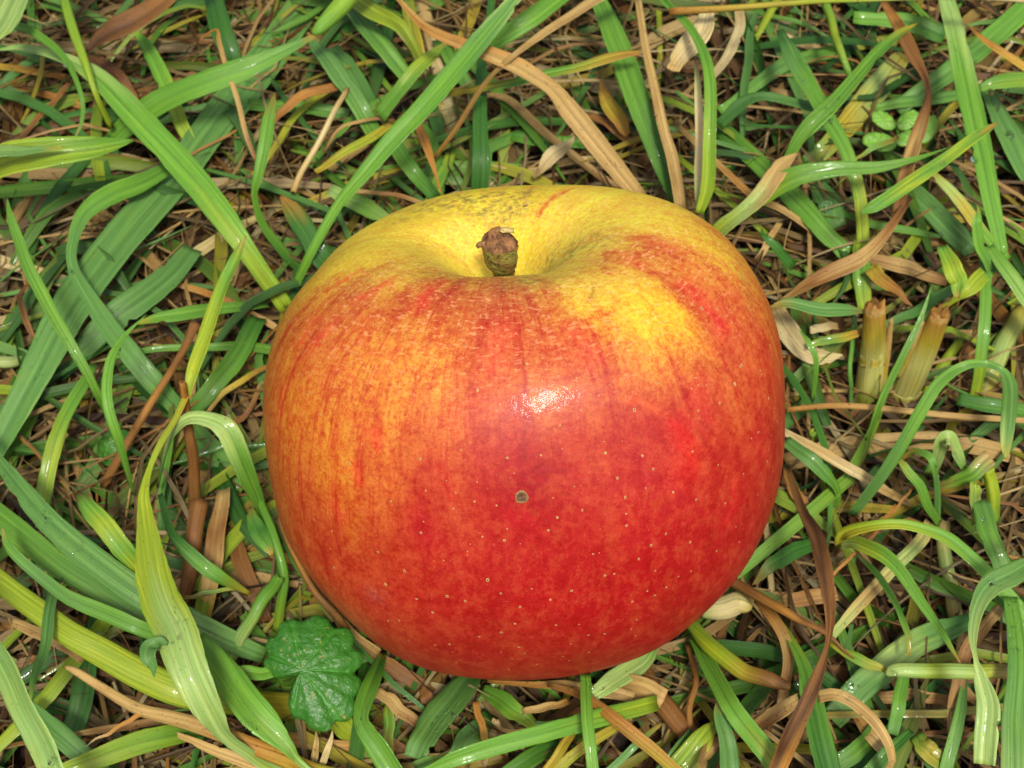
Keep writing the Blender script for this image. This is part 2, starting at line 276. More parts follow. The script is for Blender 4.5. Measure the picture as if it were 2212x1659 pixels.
BLADES = """g|A|u>g>p>g>g>l|long straight green blade slanting from the left edge down to the apple's left shoulder|-40,325,22,15 130,305,24,60 380,365,27,85 620,500,29,140 880,760,30,190 1200,1100,29,195 1400,1350,27,185 1550,1560,24,150 1690,1760,19,130 1870,2000,12,110
g|A|u>g>g>g|pale green blade narrowing towards its sheath at upper left, crossed by the long straight blade|2050,225,33,30 1880,310,33,75 1600,440,32,155 1300,545,30,165 1050,645,26,170 880,770,22,165 730,910,16,110
t|A|g>g>l>g|bright green leaf sheath at the top edge left of centre|2330,-90,36,130 2190,60,35,130 2080,175,34,95 2030,225,33,40
g:f.25|A|u>u>u>u>u>g|very broad bluish green blade sweeping from upper left down to the left edge|2060,-90,8,220 1850,230,10,235 1600,560,12,260 1350,860,13,245 1130,1160,14,255 870,1460,16,280 600,1800,18,285 420,2080,19,280 240,2430,18,230 80,2720,16,190 -70,2980,14,160
g:f.5|A|l>l>l>g|lime green folded blade pointing right from the left edge|-120,1110,32,240 120,1030,36,240 400,980,37,200 650,955,36,140 870,910,34,12
g|A|p>p>u|narrow pale blade tip lying over the lime folded blade at the left edge|-90,1000,41,110 150,970,41,80 420,945,40,8
d:f.35|A|d>b>s>b>d|dark brown shrivelled dead leaf at the top left|555,348,28,15 640,262,30,100 780,190,32,160 950,100,33,155 1080,5,33,130 1170,-80,33,80
g|A|u>p>g|wide pale green blade cutting the top left corner|-130,330,42,90 20,140,42,190 130,-70,42,200
t|A|g>g>l|slim upright green stem hanging down from the top edge at far left|405,-30,35,62 470,200,34,68 550,430,32,55 620,620,29,38 720,830,20,45
g|A|g>g>g|thin dark blade curving like a hook at the far upper left|30,148,31,60 220,212,33,62 380,330,33,50 480,480,32,38 535,650,30,34 522,790,27,32 480,872,25,10
g|A|G>G>u|dark green blade lying behind the crossing blades at upper left|120,980,8,30 290,815,9,80 600,740,10,95 1000,770,10,95 1420,690,9,80
g|A|g>g>l|short green blade sloping between the dead brown leaf and the broad bluish blade|875,195,20,30 960,320,20,95 1050,500,19,110 1130,700,17,110 1240,910,13,85
g|A|G>G>G|dark green blade hanging from the top edge right of the dead brown leaf|1360,-70,18,120 1420,150,19,155 1485,350,16,150 1510,520,10,110
d|A|o>o>s>s>s>b|thin pale straw with a crooked tip standing over the broad bluish blade|1285,262,24,20 1405,190,29,18 1430,280,30,30 1480,450,31,33 1535,650,30,36 1590,850,28,36 1650,1035,24,28
g|A|g>g>g>G|sharp-tipped upright green blade with a faint brown band left of the brown-tipped blade|1785,600,38,6 1752,760,37,92 1712,950,35,102 1670,1150,31,82 1652,1280,27,48 1700,1450,21,58 1850,1640,14,70 1960,1750,9,70
g|A|g>g>u|green blade lying flat behind the sharp upright blade at upper left|1610,690,12,100 1900,690,13,105 2260,745,12,110
d|A|b>o>b|rusty brown arched straw right of the sharp upright blade|1760,800,17,35 1850,700,20,60 2000,610,21,85 2250,555,20,80
k|A|s>c>s|straight pale straw leaning right above the apple's left shoulder|2250,575,22,36 2080,880,22,42 1900,1240,18,42
d|A|y>l>y|short yellowish blade crossing behind the sharp upright blade|1640,1130,12,40 1780,960,14,50 1940,740,14,55 2230,500,12,50
g|A|u>u>g|bluish blade descending right from the bright sheath at the top left of centre|2010,225,22,50 2110,360,23,115 2210,510,22,130 2340,730,19,130 2460,930,13,110
g|A|o>G>G>G|dark green blade with a rusty tip left of the apple's upper shoulder|1815,1268,24,25 1890,1370,24,125 2000,1510,23,150 2130,1690,20,165 2300,1900,12,150
g|A|g>g>g>g|narrow upright dark blade with its tip near the left edge below the lime folded blade|42,1275,42,5 62,1400,42,50 105,1540,41,72 170,1720,40,85 300,1950,38,86 420,2150,36,80 530,2340,33,70 640,2560,27,60 730,2740,18,50
k|A|s>s>b|thick pale straw stalk slanting at the left edge below the lime folded blade|345,1050,8,75 180,1270,8,85 0,1520,8,88 -110,1680,8,88
d|A|b>b>o|brown straw lying level at the left edge near the thin hook blade|-40,595,9,45 250,610,10,55 540,690,9,50
d|A|o>y>o|orange straw lying level at the left edge near the top|-40,425,10,45 200,455,11,50 430,490,10,45
d|A|b>b>d|brown straw slanting under the thin hook blade at the left|460,530,14,35 300,700,14,42 90,950,12,40
d|A|b>d>b|rust brown dead strip below the dead brown leaf at the upper left|560,360,16,60 680,450,18,140 800,570,17,120 900,700,14,60
d|A|b>s>b|tan straw slanting beneath the dead leaf towards the top edge|420,380,8,70 700,290,8,80 1000,200,8,75 1300,90,8,70
d|A|b>b>s|tan straw lying under the broad bluish blade at upper centre-left|900,400,9,60 1200,440,9,65 1500,420,9,60 1800,250,8,50
g|D|g>g>u>u>u>u|bluish blade bending sharply at the left and slanting down right towards the bent pale blade|1070,-560,17,100 900,-470,20,140 700,-390,22,150 545,-280,23,115 475,-100,24,72 480,60,24,72 560,230,24,95 700,450,23,135 850,640,22,152 1000,810,19,150 1150,980,14,120 1300,1150,8,90
g:f.45|D|l>g>l>l>l|tall yellow-green creased blade with an angled tip standing left of the apple|1590,-125,46,6 1545,0,46,75 1470,170,45,112 1390,380,44,122 1310,600,43,112 1250,780,42,85 1215,905,41,48
g:f.3|D|y>l>l>l>p>p>p>l>l>l>l|large pale lime blade with a wide kinked middle at lower left|1215,885,41,48 1130,1070,41,45 1040,1220,41,50 965,1400,40,42 932,1560,40,72 940,1670,40,100 962,1840,41,155 995,2060,42,225 1060,2260,43,272 1150,2420,44,292 1200,2560,44,290 1260,2710,43,270 1330,2860,41,230 1400,2990,38,170 1470,3100,34,95 1600,3200,29,85 1820,3330,22,85
g|D|G>u>p>p>g>g>g|arched blade bent over at its pale top beside the apple's left side|1010,1490,18,30 1060,1260,31,45 1120,1135,38,70 1230,1055,42,92 1370,1065,43,115 1480,1135,42,150 1560,1300,38,155 1630,1470,31,125 1690,1630,22,85 1725,1780,13,60
k|D|o>b>b>b>b|brown upright stick with a cut top left of the arched bent blade|1180,820,44,42 1208,1000,38,62 1238,1250,30,76 1258,1500,21,84 1270,1800,10,92
k|D|b>b>o>b>b|thin tan stick leaning right with a swollen top at the left of the apple|1262,445,24,80 1215,535,24,55 1080,790,23,50 950,1020,21,54 820,1240,17,58 680,1480,11,66
g|D|g>g>g>g|slim dark green blade with a curved pointed tip at mid left|962,372,43,4 820,510,43,35 722,660,43,62 690,830,42,77 710,1000,40,77 770,1200,35,70 830,1430,25,50 855,1560,18,38
g|D|g>g>l>g|green blade slanting down left of the slim dark curved blade|600,700,18,50 500,880,20,92 400,1080,20,102 330,1330,18,112 270,1680,13,110
g|D|u>u>u>G|broad blotched blue-green blade lying behind the tall creased blade|1260,-50,14,140 1100,130,16,175 900,300,17,205 700,450,16,190 500,640,13,140 370,780,10,80
g|D|g>g>g|horizontal green blade running to the apple behind the tall creased blade|885,442,20,25 1050,410,21,92 1250,370,20,112 1450,330,17,92 1730,305,13,55
g|D|g>g>g>g|very thin green blade running level to the apple's left edge|585,692,17,8 850,630,19,40 1150,592,19,50 1500,580,17,62 1790,612,13,68
g|D|G>g>G|wide green blade carrying a bright water drop left of the apple|1690,400,14,115 1560,600,17,135 1430,780,18,140 1300,930,16,125 1190,1070,12,100
d|D|c>c>s|pale flat straw crossing behind the broad bluish blade at left|-60,20,9,85 350,145,10,92 880,290,9,80
t|D|p>c>p|thick whitish stem entering from the left edge beside the broad bluish blade|-80,700,14,80 60,680,14,85 180,655,12,60
d|D|b>d>b|small brown curled strip at the far left edge|190,140,18,20 135,270,20,38 165,400,20,45 220,530,17,30
d|D|s>o>b>s|brown straw slanting behind the tall creased blade towards the apple|1090,170,12,40 1350,250,13,50 1600,360,13,52 1800,470,11,45
d|D|b>y>s|thin yellowish straw bowing below the horizontal blades at the apple's left|1760,700,15,30 1580,800,17,42 1440,900,16,42 1340,1010,13,30
d|D|s>b>b|pale brown straw curving down at the apple's left edge|1720,760,12,30 1660,930,13,38 1560,1050,12,40 1380,1090,9,40
g|D|u>u>g|bluish blade lying low beneath the bent pale blade, left of the apple|1130,900,10,120 1260,1120,11,160 1420,1320,11,170 1600,1500,9,150
g|D|G>g>G|narrow green blade at the lower left passing behind the brown stick|1110,920,15,30 1090,1200,15,45 1060,1500,14,50 1050,1800,10,50
g|F|u>u>u>u>u|long bluish dewy blade slanting from the left edge to the ground ivy leaf|-80,-400,27,70 140,-130,29,145 350,90,29,172 600,295,28,192 850,480,27,192 1100,625,25,190 1400,775,22,180 1720,915,17,110
g|F|u>g>g>u|green blade parallel below the long bluish dewy blade at lower left|-120,-60,23,165 150,140,25,182 400,350,25,172 650,505,24,160 850,625,23,140 1010,730,21,90
g|F|g>u>g>g|slender green blade with a rounded tip at the left edge above the thick brown-to-lime stalk|8,88,33,8 60,215,33,62 200,362,32,82 400,520,31,97 600,622,30,112 850,742,29,112 1010,800,27,100
t:e.45|F|o>o>o>y>l>l>l>l>y|thick flattened stalk turning from brown to lime at the lower left|-110,360,27,120 60,500,28,150 250,640,29,160 450,790,29,172 650,905,28,192 900,1045,27,205 1150,1150,26,210 1400,1200,23,190 1700,1240,18,180 1960,1250,12,170
k|F|s>s>s>o>y>g>g>g>g|jointed stem with a dry broken tip, straw coloured turning green, at bottom left|415,1010,31,26 500,1050,31,55 700,1170,30,68 900,1278,30,84 1100,1325,29,98 1320,1385,29,108 1600,1485,28,110 1850,1585,25,125 2060,1690,20,125
d|F|o>o>c|thin orange spike branching off the jointed stem at bottom left|915,1300,30,45 820,1370,30,30 700,1440,29,22 565,1508,28,5
g:f.2|F|u>u>p>u|wide pale bluish blade at the very bottom left corner|-120,760,46,110 40,1040,47,185 150,1280,47,205 270,1500,46,205 370,1740,45,180
g|F|d>g>l>g>l|stubby bright green blade with a frayed brown end under the large pale lime blade|490,-135,31,50 560,-60,32,110 680,90,32,150 800,255,30,152 905,385,26,120
g|F|G>G>G|dark green blade standing behind the slender blades at lower left|690,540,12,130 620,800,13,150 540,1150,12,170 460,1460,10,150
g|F|u>u>u>g|narrow bluish blade hanging down over the brown-to-lime stalk at lower left|480,130,15,40 400,330,17,82 330,580,30,84 288,850,33,82 240,1050,33,60 200,1265,33,6
g:f.3|F|u>u>u>u|small curled-over bluish leaf tip in front of the large pale lime blade|1090,860,45,20 1030,850,46,90 975,880,46,130 965,950,46,110 985,1010,45,60 990,1060,44,5
g|F|G>g>g|short level green blade joining the ground ivy leaf from the left|1360,1078,26,55 1550,1045,27,95 1790,1028,24,85
g:f.3|F|g>g>p>g>l|broad green blade with a brown blemish below the ground ivy leaf|1290,800,28,90 1450,1020,30,190 1600,1240,31,232 1720,1400,30,200 1850,1540,28,95 1990,1680,24,40
t|F|g>g>p>p|short green stem piece above the long bluish blade beside the apple's lower left|1810,420,24,80 1720,550,24,92 1620,720,22,88 1480,950,15,110
t|F|g>g>g>l|slim green stem standing against the apple's lower left edge|1680,-90,24,52 1760,150,24,58 1828,350,22,66 1832,550,18,68 1800,760,11,66
g|F|g>G>g|small green leaf hanging beside the slim stem at the apple's lower left|1625,-20,22,20 1640,70,23,100 1700,170,23,130 1765,265,22,20
k|F|b>o>b>o|thin brown stalk hugging the apple's lower left edge|1790,30,19,22 1900,250,19,38 2050,500,17,46 2200,700,14,56 2350,900,8,56
g|F|G>G>G|thread-like dark green blade between the brown stalk and the ground ivy leaf|1790,40,17,30 1900,320,17,36 2050,560,16,38 2170,700,13,25
k|F|b>b>b|brown upright stalk behind the curved dark blade at lower left|1285,-80,20,120 1262,200,18,112 1230,430,15,105 1200,590,11,70
d|F|s>b>s>y|pale brown split stalk standing beside the brown upright stalk at lower left|1450,-140,18,110 1400,200,18,132 1355,450,16,120 1325,720,11,95
d|F|b>b>b|wet brown strip with bright glints left of the apple's lower edge|1500,180,12,100 1570,340,13,120 1650,500,12,110 1720,700,9,90
g|F|G>G>g>G|dark green blade curving right across the brown stalks at lower left|1030,-110,27,45 1100,130,27,60 1250,290,26,102 1420,400,24,92 1640,530,18,25
g|F|u>u>g|thread-thin bluish blade below the curving dark blade at lower left|1180,560,19,25 1350,525,20,34 1560,480,19,20
g|F|l>g>l>g|light green cut blade running right along the bottom edge at left|370,1690,27,100 650,1590,27,150 900,1505,26,162 1100,1450,24,142 1310,1400,19,95
d|F|s>s>b|thin straw running under the jointed stem to the bottom edge|1050,1398,22,15 1300,1500,23,60 1550,1590,22,88 1880,1730,19,90
d|F|s>s>s|tan straw with a torn end below the thick brown-to-lime stalk at left|78,720,18,50 220,770,19,80 380,850,18,82 540,950,15,60
d|F|s>b>s|tan straw lying low above the light green cut blade at bottom left|430,1445,17,20 700,1400,18,50 980,1370,18,55 1260,1345,15,45
d|F|s>c>s|pale broken straw spike left of the two at the bottom near the ground ivy|2052,1418,20,8 2050,1520,20,42 2030,1680,17,55
d|F|c>s>s|pale broken straw spike right of the two at the bottom near the ground ivy|2145,1412,21,8 2118,1520,21,42 2070,1680,18,50
g|F|u>G>u|bluish green blade slanting to the bottom edge beneath the light green cut blade|180,1250,19,90 330,1410,20,140 500,1560,19,150 640,1690,17,140
t|F|y>l>y|thick yellowish stem lying under the ground ivy leaf|1560,1200,8,170 1800,1260,8,180 2050,1310,7,150
d|F|o>s>o|brownish straw lying level right of the jointed stem near the bottom|1800,1450,12,90 2050,1500,12,95 2320,1530,10,80
d|F|b>d>b|dark brown dry strip beneath the thick stalk at lower left|180,940,10,50 380,960,11,70 620,1000,10,70
g|B|u>u>u>g|bluish blade slanting down from the top edge left of the stem's line|-10,-50,20,95 130,150,21,130 280,330,20,132 450,530,15,115
g:f.15|B|s>o>l>g>p>u>g>g>g>g|long green blade with a dry brown tip slanting above the apple's left shoulder|1190,-75,46,80 1050,80,46,112 900,260,45,142 720,480,44,152 520,720,42,150 320,930,39,140 130,1150,35,110 -20,1330,31,82 -140,1540,26,76 -225,1710,21,74 -300,1870,14,70
d|B|s>s>s>s>o>s>s>s|long flat brown speckled straw running from the top edge to the apple's back rim|320,-45,40,26 540,180,40,62 780,290,40,92 1000,370,40,120 1180,450,39,122 1370,570,38,105 1480,700,37,140 1600,850,34,150 1750,1040,30,140 1920,1260,24,112 2020,1400,16,100
g|B|u>G>G>G>G>G|dark green upright blade with puckered middle right behind the apple|982,-70,26,48 962,150,26,50 920,400,25,62 905,600,24,82 890,850,23,102 895,1050,21,122 895,1260,15,122 890,1380,8,110
g|B|g>g>g|green blade rising to the right behind the dry brown tip at the top centre|1470,-55,32,115 1250,110,32,132 1050,240,29,122 930,310,25,80
d|B|c>c>s>s>o|pale straw crossing down left from the top edge over the brown speckled straw|1740,-35,42,80 1500,110,42,70 1300,230,42,58 1100,380,41,40 930,560,34,40 760,820,24,40 590,1035,15,30
g|B|o>y>g>g>y>y|olive blade with an orange cut tip lying level above the apple|1935,340,35,40 1800,362,35,80 1550,430,34,82 1300,490,32,82 1050,550,29,72 690,615,20,60
g|B|g>g>g>g>G|bright green blade running down to the apple's upper right from the top edge|1630,-60,28,105 1720,150,29,152 1810,370,28,172 1890,600,27,172 1980,850,24,142 2070,1080,20,112 2170,1310,13,65
d|B|s>s>s>s|straight tan straw running beside the bright blade to the apple's upper right|1905,-45,32,46 1960,300,32,58 2020,560,31,70 2090,850,28,82 2150,1050,24,90 2210,1370,16,80
g|B|p>p>l>l|pale folded blade bending downward at the top edge left of centre|10,-40,25,115 200,80,27,155 360,160,27,122 440,260,25,82 540,430,20,78
k|B|c>s>c>p|thick beige stalk descending behind the long brown-tipped blade|495,-70,10,100 590,300,10,96 660,620,9,100 740,900,8,84 830,1270,6,70
d|B|y>l>y|yellow blade lying left behind the long brown-tipped blade|-160,1110,17,50 130,925,18,72 340,800,16,56
g|B|g>l>g>g|olive green blade crossing under the brown-tipped blade's middle|700,270,27,20 560,370,28,100 420,540,26,112 250,760,20,115
g|B|G>g>G|green blade slanting right behind the apple's back left rim|300,870,18,115 450,1080,17,112 610,1290,11,85
d|B|o>o>o>o|forked tan straw making a V above the apple's back rim|468,765,24,45 530,900,25,72 580,1030,25,48 620,1150,23,24 668,1272,20,5
g|B|G>g>G|small leaf tip lying deep behind the brown speckled straw|1055,880,10,6 1150,890,11,82 1300,912,11,95 1620,930,9,90
d|B|s>s>s>b|tan bent straw slanting right down to the apple behind the dark upright blade|930,612,14,35 1080,660,15,60 1250,800,15,60 1450,950,14,60 1830,1240,9,58
d|B|o>y>o|short orange-tan leaf piece left of the bright blade, upper right|1675,530,16,20 1720,640,17,100 1800,780,16,122 1865,880,14,50
d|B|b>b>o|rusty straw crossing under the brown speckled straw near the apple|1600,730,12,50 1750,830,13,62 1910,940,11,50
g|B|p>g>p|pale green blade tucked behind the apple's upper left edge|-80,1230,20,105 120,1330,20,122 330,1440,14,95
g|B|l>g>l|lime blade rising behind the apple's back left rim|565,1350,10,80 640,1150,13,100 710,980,12,70
g|B|u>u>G|dark bluish blade at the top left of centre behind the pale folded blade|-60,300,14,90 80,480,14,110 260,760,12,120
d|B|c>s>c|dry tan twig lying level right of the dark upright blade|940,1080,10,40 1200,1110,11,46 1500,1040,11,50 1800,1030,9,40
d|B|c>c>s|small pale torn leaf scrap in front of the dark upright blade's right|1515,870,18,6 1460,940,18,60 1370,1010,18,110 1290,1100,16,50 1240,1170,13,30
d|B|b>s>b|brown thread straw arching left of the long brown-tipped blade's lower end|-120,1000,15,20 0,830,18,26 180,770,19,28 340,775,18,24
d|B|o>s>b>s|thin tan straw lying along the apple's back left rim|-80,1240,15,25 150,1240,16,34 350,1270,15,36 560,1330,12,30
g|B|g>g>y|green blade at the top edge behind the dry brown tip|420,-60,16,90 460,150,16,100 500,360,14,90
g|B|G>g>G|dark green blade between the olive blade and the dark upright blade|620,260,13,80 760,480,13,100 900,620,11,90
k|C|o>l>c>c>c|pale straw stalk lying level along the top edge at right|-80,70,42,54 250,45,44,48 700,15,45,42 1100,0,45,42 2000,-20,44,48
g:f.5|C|g>g>G>g>g>l|folded green blade arching over and falling to the apple's upper right|-330,-230,30,48 -100,20,38,50 60,200,42,60 150,400,44,72 178,600,42,86 172,900,37,92 160,1200,30,96 105,1385,25,55
g|C|p>c>c>p|whitish underside strip of a blade left of the folded green blade|98,380,40,15 104,600,38,50 104,900,33,66 100,1200,27,62 82,1385,23,28
d|C|c>c>c>s|torn cream straw piece hanging near the top edge right of centre|160,65,38,80 110,200,38,170 20,330,37,152 -60,460,36,90
d|C|s>c>c>c|cream straw curving like a hook beside the torn cream piece|365,40,24,68 372,200,25,76 310,340,24,76 180,500,19,68
g|C|G>u>g>g>g>l>l|dewy green blade with blunt tip bending down at upper right|625,195,26,50 720,380,27,122 830,560,27,112 940,760,26,112 1030,920,25,102 1100,1100,23,96 1150,1300,19,92 1172,1640,11,88
g:f.5|C|y>g>g>g>g>g|folded dewy blade with hooked tip rising to the right at upper right|1520,155,36,5 1400,222,37,60 1270,330,38,82 1120,510,38,94 980,670,37,104 850,800,35,112 740,920,32,84 650,1060,28,58
d|C|s>s>p>l>l|papery beige sheath turning lime where it meets the apple's upper right|748,985,32,20 640,1090,31,130 520,1270,29,132 380,1390,26,112 230,1500,21,120 80,1660,13,115
g|C|l>g>g>g>g>g|arched green blade pointing right with a long thin tip, right of the apple's shoulder|490,1315,25,90 620,1200,29,142 780,1122,32,132 1000,1090,33,112 1250,1080,33,82 1500,1030,33,40 1732,955,32,4
g:f.4|C|o>g>l>g>l>g>g|dewy spear-shaped blade with an orange tip slanting across at right|2042,798,38,5 1950,870,38,60 1780,980,38,82 1580,1110,37,92 1380,1240,36,97 1230,1330,35,82 1145,1375,34,20
g|C|g>p>g>p>g>g>g|long upright dewy blade with a dark spot near the right edge|1690,-70,30,135 1770,200,31,162 1830,500,31,182 1890,800,31,182 1950,1100,30,152 2000,1350,28,122 2065,1640,25,75
g|C|u>g>u|wide green blade slanting behind the long upright dewy blade at the top right|2320,-40,18,150 2060,180,19,155 1880,340,18,155 1650,520,16,142 1380,720,12,110
d:f.3|C|b>o>b>b>d>b>s>b>b|twisted red-brown dry blade at upper right behind the arched green blade|1285,0,30,36 1390,160,31,82 1480,320,31,102 1582,500,31,48 1595,640,31,46 1545,820,30,92 1490,1000,29,102 1430,1200,27,92 1385,1390,23,65
t|C|g>l>g|thin light green stem at upper right above the folded dewy blade|915,10,24,62 1000,250,24,55 1095,510,20,46
d|C|o>y>o|orange stalk pointing left from the right edge near the top|1838,165,26,10 1920,240,27,40 2050,320,27,60 2260,455,25,60
g|C|G>G>u>G|dark arched blade left of the folded dewy blade at upper right|225,820,18,75 360,690,22,92 480,630,24,70 650,640,24,72 880,695,20,78
g|C|y>p>y>g>g|yellowish blotched blade slanting down at the right edge below the orange-tipped one|1598,1082,31,12 1680,1180,31,82 1820,1350,30,92 1960,1520,27,82 2110,1690,23,78
g|C|g>g>u|sharp green tip standing at the right edge|1910,1332,36,4 1912,1450,35,72 1945,1600,31,84 2000,1780,24,80
g|C|G>g>g>g|green blade slanting down right behind the arched green blade|210,810,12,120 450,1030,14,132 700,1270,15,152 880,1450,15,142 1070,1650,13,115
d|C|s>s>o>s>s|thin brown straw slanting from behind the folded blade towards the stubs|-40,815,18,45 200,1030,19,58 430,1240,18,60 650,1370,16,60 930,1580,11,36
g|C|g>u>g|green blade lying behind the dewy blunt blade at the upper right|1000,325,12,95 700,410,13,102 480,540,13,82 230,715,11,58
g|C|g>u>g|level green blade behind the twisted red-brown blade|1220,705,13,60 1550,650,14,92 1980,585,12,80
g|C|g>l>l|short lime blade entering from the right edge near the top|1915,560,24,50 2050,530,25,102 2270,520,24,112
g|C|y>p>y>g|wide faded olive blade behind the folded dewy blade|1440,335,12,110 1270,560,13,182 1120,740,13,175 960,930,12,145 790,1065,9,120
g|C|u>u>u|broad bluish blade with large drops behind the long upright blade at right edge|1980,610,12,140 2080,800,14,192 2180,1000,14,192 2290,1210,12,170
g|C|u>u>G|wide bluish blade holding white dew beads below the clover sprig|1420,1170,11,110 1620,1370,13,155 1870,1620,11,150
d|C|d>b>s>b>s|brown dry blade crossing above the stubs with a pointed lower end|1490,1285,24,36 1350,1470,25,62 1180,1650,24,122 950,1765,22,122 780,1855,19,82 615,1955,14,20
g|C|G>G>G|dark pointed tip right of the apple's upper right shoulder|503,1488,22,5 570,1560,23,60 710,1730,17,70
g|C|u>u>u|dark bluish leaf with a large clear drop right of the beige sheath|860,1180,12,100 940,1320,13,190 1000,1480,11,150
d|C|s>c>s|pale straw lying level under the dewy blunt blade|420,170,10,60 600,220,10,70 900,330,9,60
g|C|g>g>G|green blade just under the level straw at the top right|1100,110,16,90 1400,140,16,130 1700,230,15,130
d|C|o>b>b|brown thread straw beneath the clover sprig at right|1130,880,10,60 1230,800,11,60 1400,700,10,50
d|C|s>s>s|pale stick standing right of the apple's shoulder|640,1420,11,40 560,1560,12,48 470,1700,9,45
g|C|g>g>u|narrow green blade passing right of the clover sprig|1110,1050,18,15 1250,950,20,40 1400,880,20,30
g|E|u>u>u|small level lance-shaped leaf tip touching the apple's right side|572,337,28,6 680,320,29,82 870,336,29,108 1050,345,28,92 1195,357,26,10
g|E|g>g>g>g|thin upright dark green blade crossing in front of the two stubs|1618,198,43,4 1540,400,40,36 1440,640,36,52 1320,860,31,52 1240,1040,26,42 1172,1200,19,16
g|E|p>u>u>g>g>g>u>u>u|arching blade that bends over and hangs its tip at far right|2085,1325,28,15 2082,1230,30,80 2100,1050,34,112 2112,850,40,112 2068,742,43,52 1960,695,43,50 1820,715,43,62 1660,830,40,82 1540,1020,36,92 1400,1260,30,97 1250,1480,23,92 1090,1680,14,68
k|E|o>s>s>s>s|thin tan straw lying level from the apple to the right edge below the stubs|675,997,23,34 1000,985,24,40 1400,1010,24,44 1800,1040,24,44 2260,1070,23,40
d|E|s>s>s>s>b|wide fibrous beige strip lying level at the right below the tan straw|660,1340,9,120 1000,1240,10,145 1400,1200,11,125 1800,1210,11,132 2290,1325,10,110
d|E|c>s>c>s>s|pale split straw slanting down right from the apple's right edge|660,1135,21,45 900,1270,21,72 1100,1390,20,84 1300,1510,16,72 1490,1620,10,46
g|E|u>u>g>g|bluish blade curving down beside the apple's right edge|660,1195,22,85 800,1300,23,112 920,1410,21,102 998,1530,17,58 968,1670,11,38
g:f.35|E|g>p>p>p>g|sharply folded dewy blade like an upturned V at right|1590,1420,19,75 1660,1260,27,92 1710,1168,31,112 1760,1270,28,102 1835,1410,23,45
g|E|u>g>u>u|small hooked blade curling over left of the folded V-shaped blade|1395,1312,24,25 1500,1275,27,50 1592,1290,29,56 1640,1370,28,50 1652,1500,23,50 1640,1700,14,50
g|E|l>g>g>g|green blade slanting under the small hooked blade|1365,1298,25,12 1440,1360,25,60 1530,1470,23,72 1600,1620,19,80 1660,1740,13,70
g|E|s>g>g>g|cut green blade with a frayed end slanting at the right|2005,1305,28,125 1870,1400,26,112 1750,1460,23,80 1630,1505,19,35
t|E|l>l>g|short upright lime stem under the frayed cut blade at right|1990,1370,25,82 2000,1500,21,92 2000,1720,13,100
g:f.3|E|l>p>l|small blunt lime blade tip left of the short upright lime stem|1880,1455,27,30 1890,1530,26,102 1905,1720,17,110
g|E|g>p>u|pale green blade entering at the right edge beside the stubs|1980,-60,27,72 2100,110,27,112 2250,310,25,120
g|E|u>g>g>l|green blade descending to the right of the second stub|1948,-80,25,65 1970,200,25,82 1960,450,23,86 1930,680,18,100 1885,920,10,100
g:f.35|E|g>l>g|short blotched lime blade above the second stub|1680,-60,29,75 1740,80,30,132 1792,180,28,112 1780,275,26,30
g|E|g>l>l>y|cut blade running left down to the second stub's top|2020,55,25,95 1880,190,26,112 1780,270,24,52 1630,355,19,36
d|E|s>c>c>c|papery cream husk beside the apple's right side|590,330,16,115 680,480,17,155 780,600,17,132 900,650,16,112 1030,650,15,12
d|E|c>c>s|short cream straw tip above the papery husk|820,475,18,55 900,470,18,62 1010,455,17,50
g|E|l>g>y>o|short yellowish blade running to the first stub from the left|822,577,20,42 1000,530,21,72 1172,488,20,46
g|E|g>g>g|slim green shoot standing right of the papery husk|752,462,25,5 820,560,25,40 862,700,22,36 838,950,13,28
t|E|u>g>u|thread-like dark stem left of the first stub|1105,400,18,34 1090,700,16,32 1100,1000,9,28
g|E|l>g>l|lime blade rising behind the first stub|1145,-100,14,105 1160,100,15,122 1195,360,10,90
g|E|G>g>g|level green blade at the right edge under the second stub's right side|1770,935,16,80 2000,970,17,112 2270,1012,16,110
k|E|d>b>d|dark brown old stalk left of the first stub|990,380,10,100 1020,680,9,115 1040,980,5,110
k|E|b>b>d|brown old stalk right of the second stub|1840,560,10,90 1810,760,9,110 1770,980,5,110
t|E|l>l>l|lime stem leaning behind the second stub|1790,540,11,60 1650,780,9,80 1540,990,5,90
t|E|y>p>y|thick faded stem leaning at the right edge behind the hanging leaf tip|2190,350,13,110 2060,620,11,135 1950,920,6,130
d|E|b>s>b|brown dry strip above the second stub|1150,20,14,60 1400,60,14,110 1720,170,12,80
d|E|y>o>b|olive tapering leaf between the two stubs' tops|1230,80,17,110 1320,190,17,90 1420,270,17,50 1490,320,16,8
g|E|u>G>u|dark bluish blade rising between the two stubs|1300,460,12,50 1500,350,13,70 1750,220,12,70
d|E|b>o>b|brown straw standing near the apple's lower right edge|670,1380,14,60 730,1520,15,80 810,1680,14,80
d|E|s>b>s|beige straw below the fibrous strip at right|1080,1400,8,60 1120,1560,8,80 1180,1720,7,80
d|E|o>b>o|thin rusty thread straw slanting at right below the pale split straw|1530,1430,20,12 1430,1570,21,20 1340,1680,19,20
g|E|l>g>o|tiny green shoot tip right of the apple below the tan straw|850,1110,17,10 850,1160,17,62 840,1220,14,30
d:f.4|H|b>b>d>b>d>o>b>s>s|long twisted dark brown blade right of the apple reaching the bottom edge|665,-310,18,40 760,-20,30,72 850,150,35,104 905,350,37,114 940,550,37,92 955,720,37,68 940,880,37,38 890,1050,37,82 800,1270,36,114 700,1480,33,134 600,1710,29,120
g|H|g>g>g>g>l>p|green blade with a pale kinked base at right, tapering down right|1802,978,32,5 1700,800,32,50 1560,580,32,72 1420,400,32,87 1270,260,31,102 1130,200,28,102 1000,205,23,85
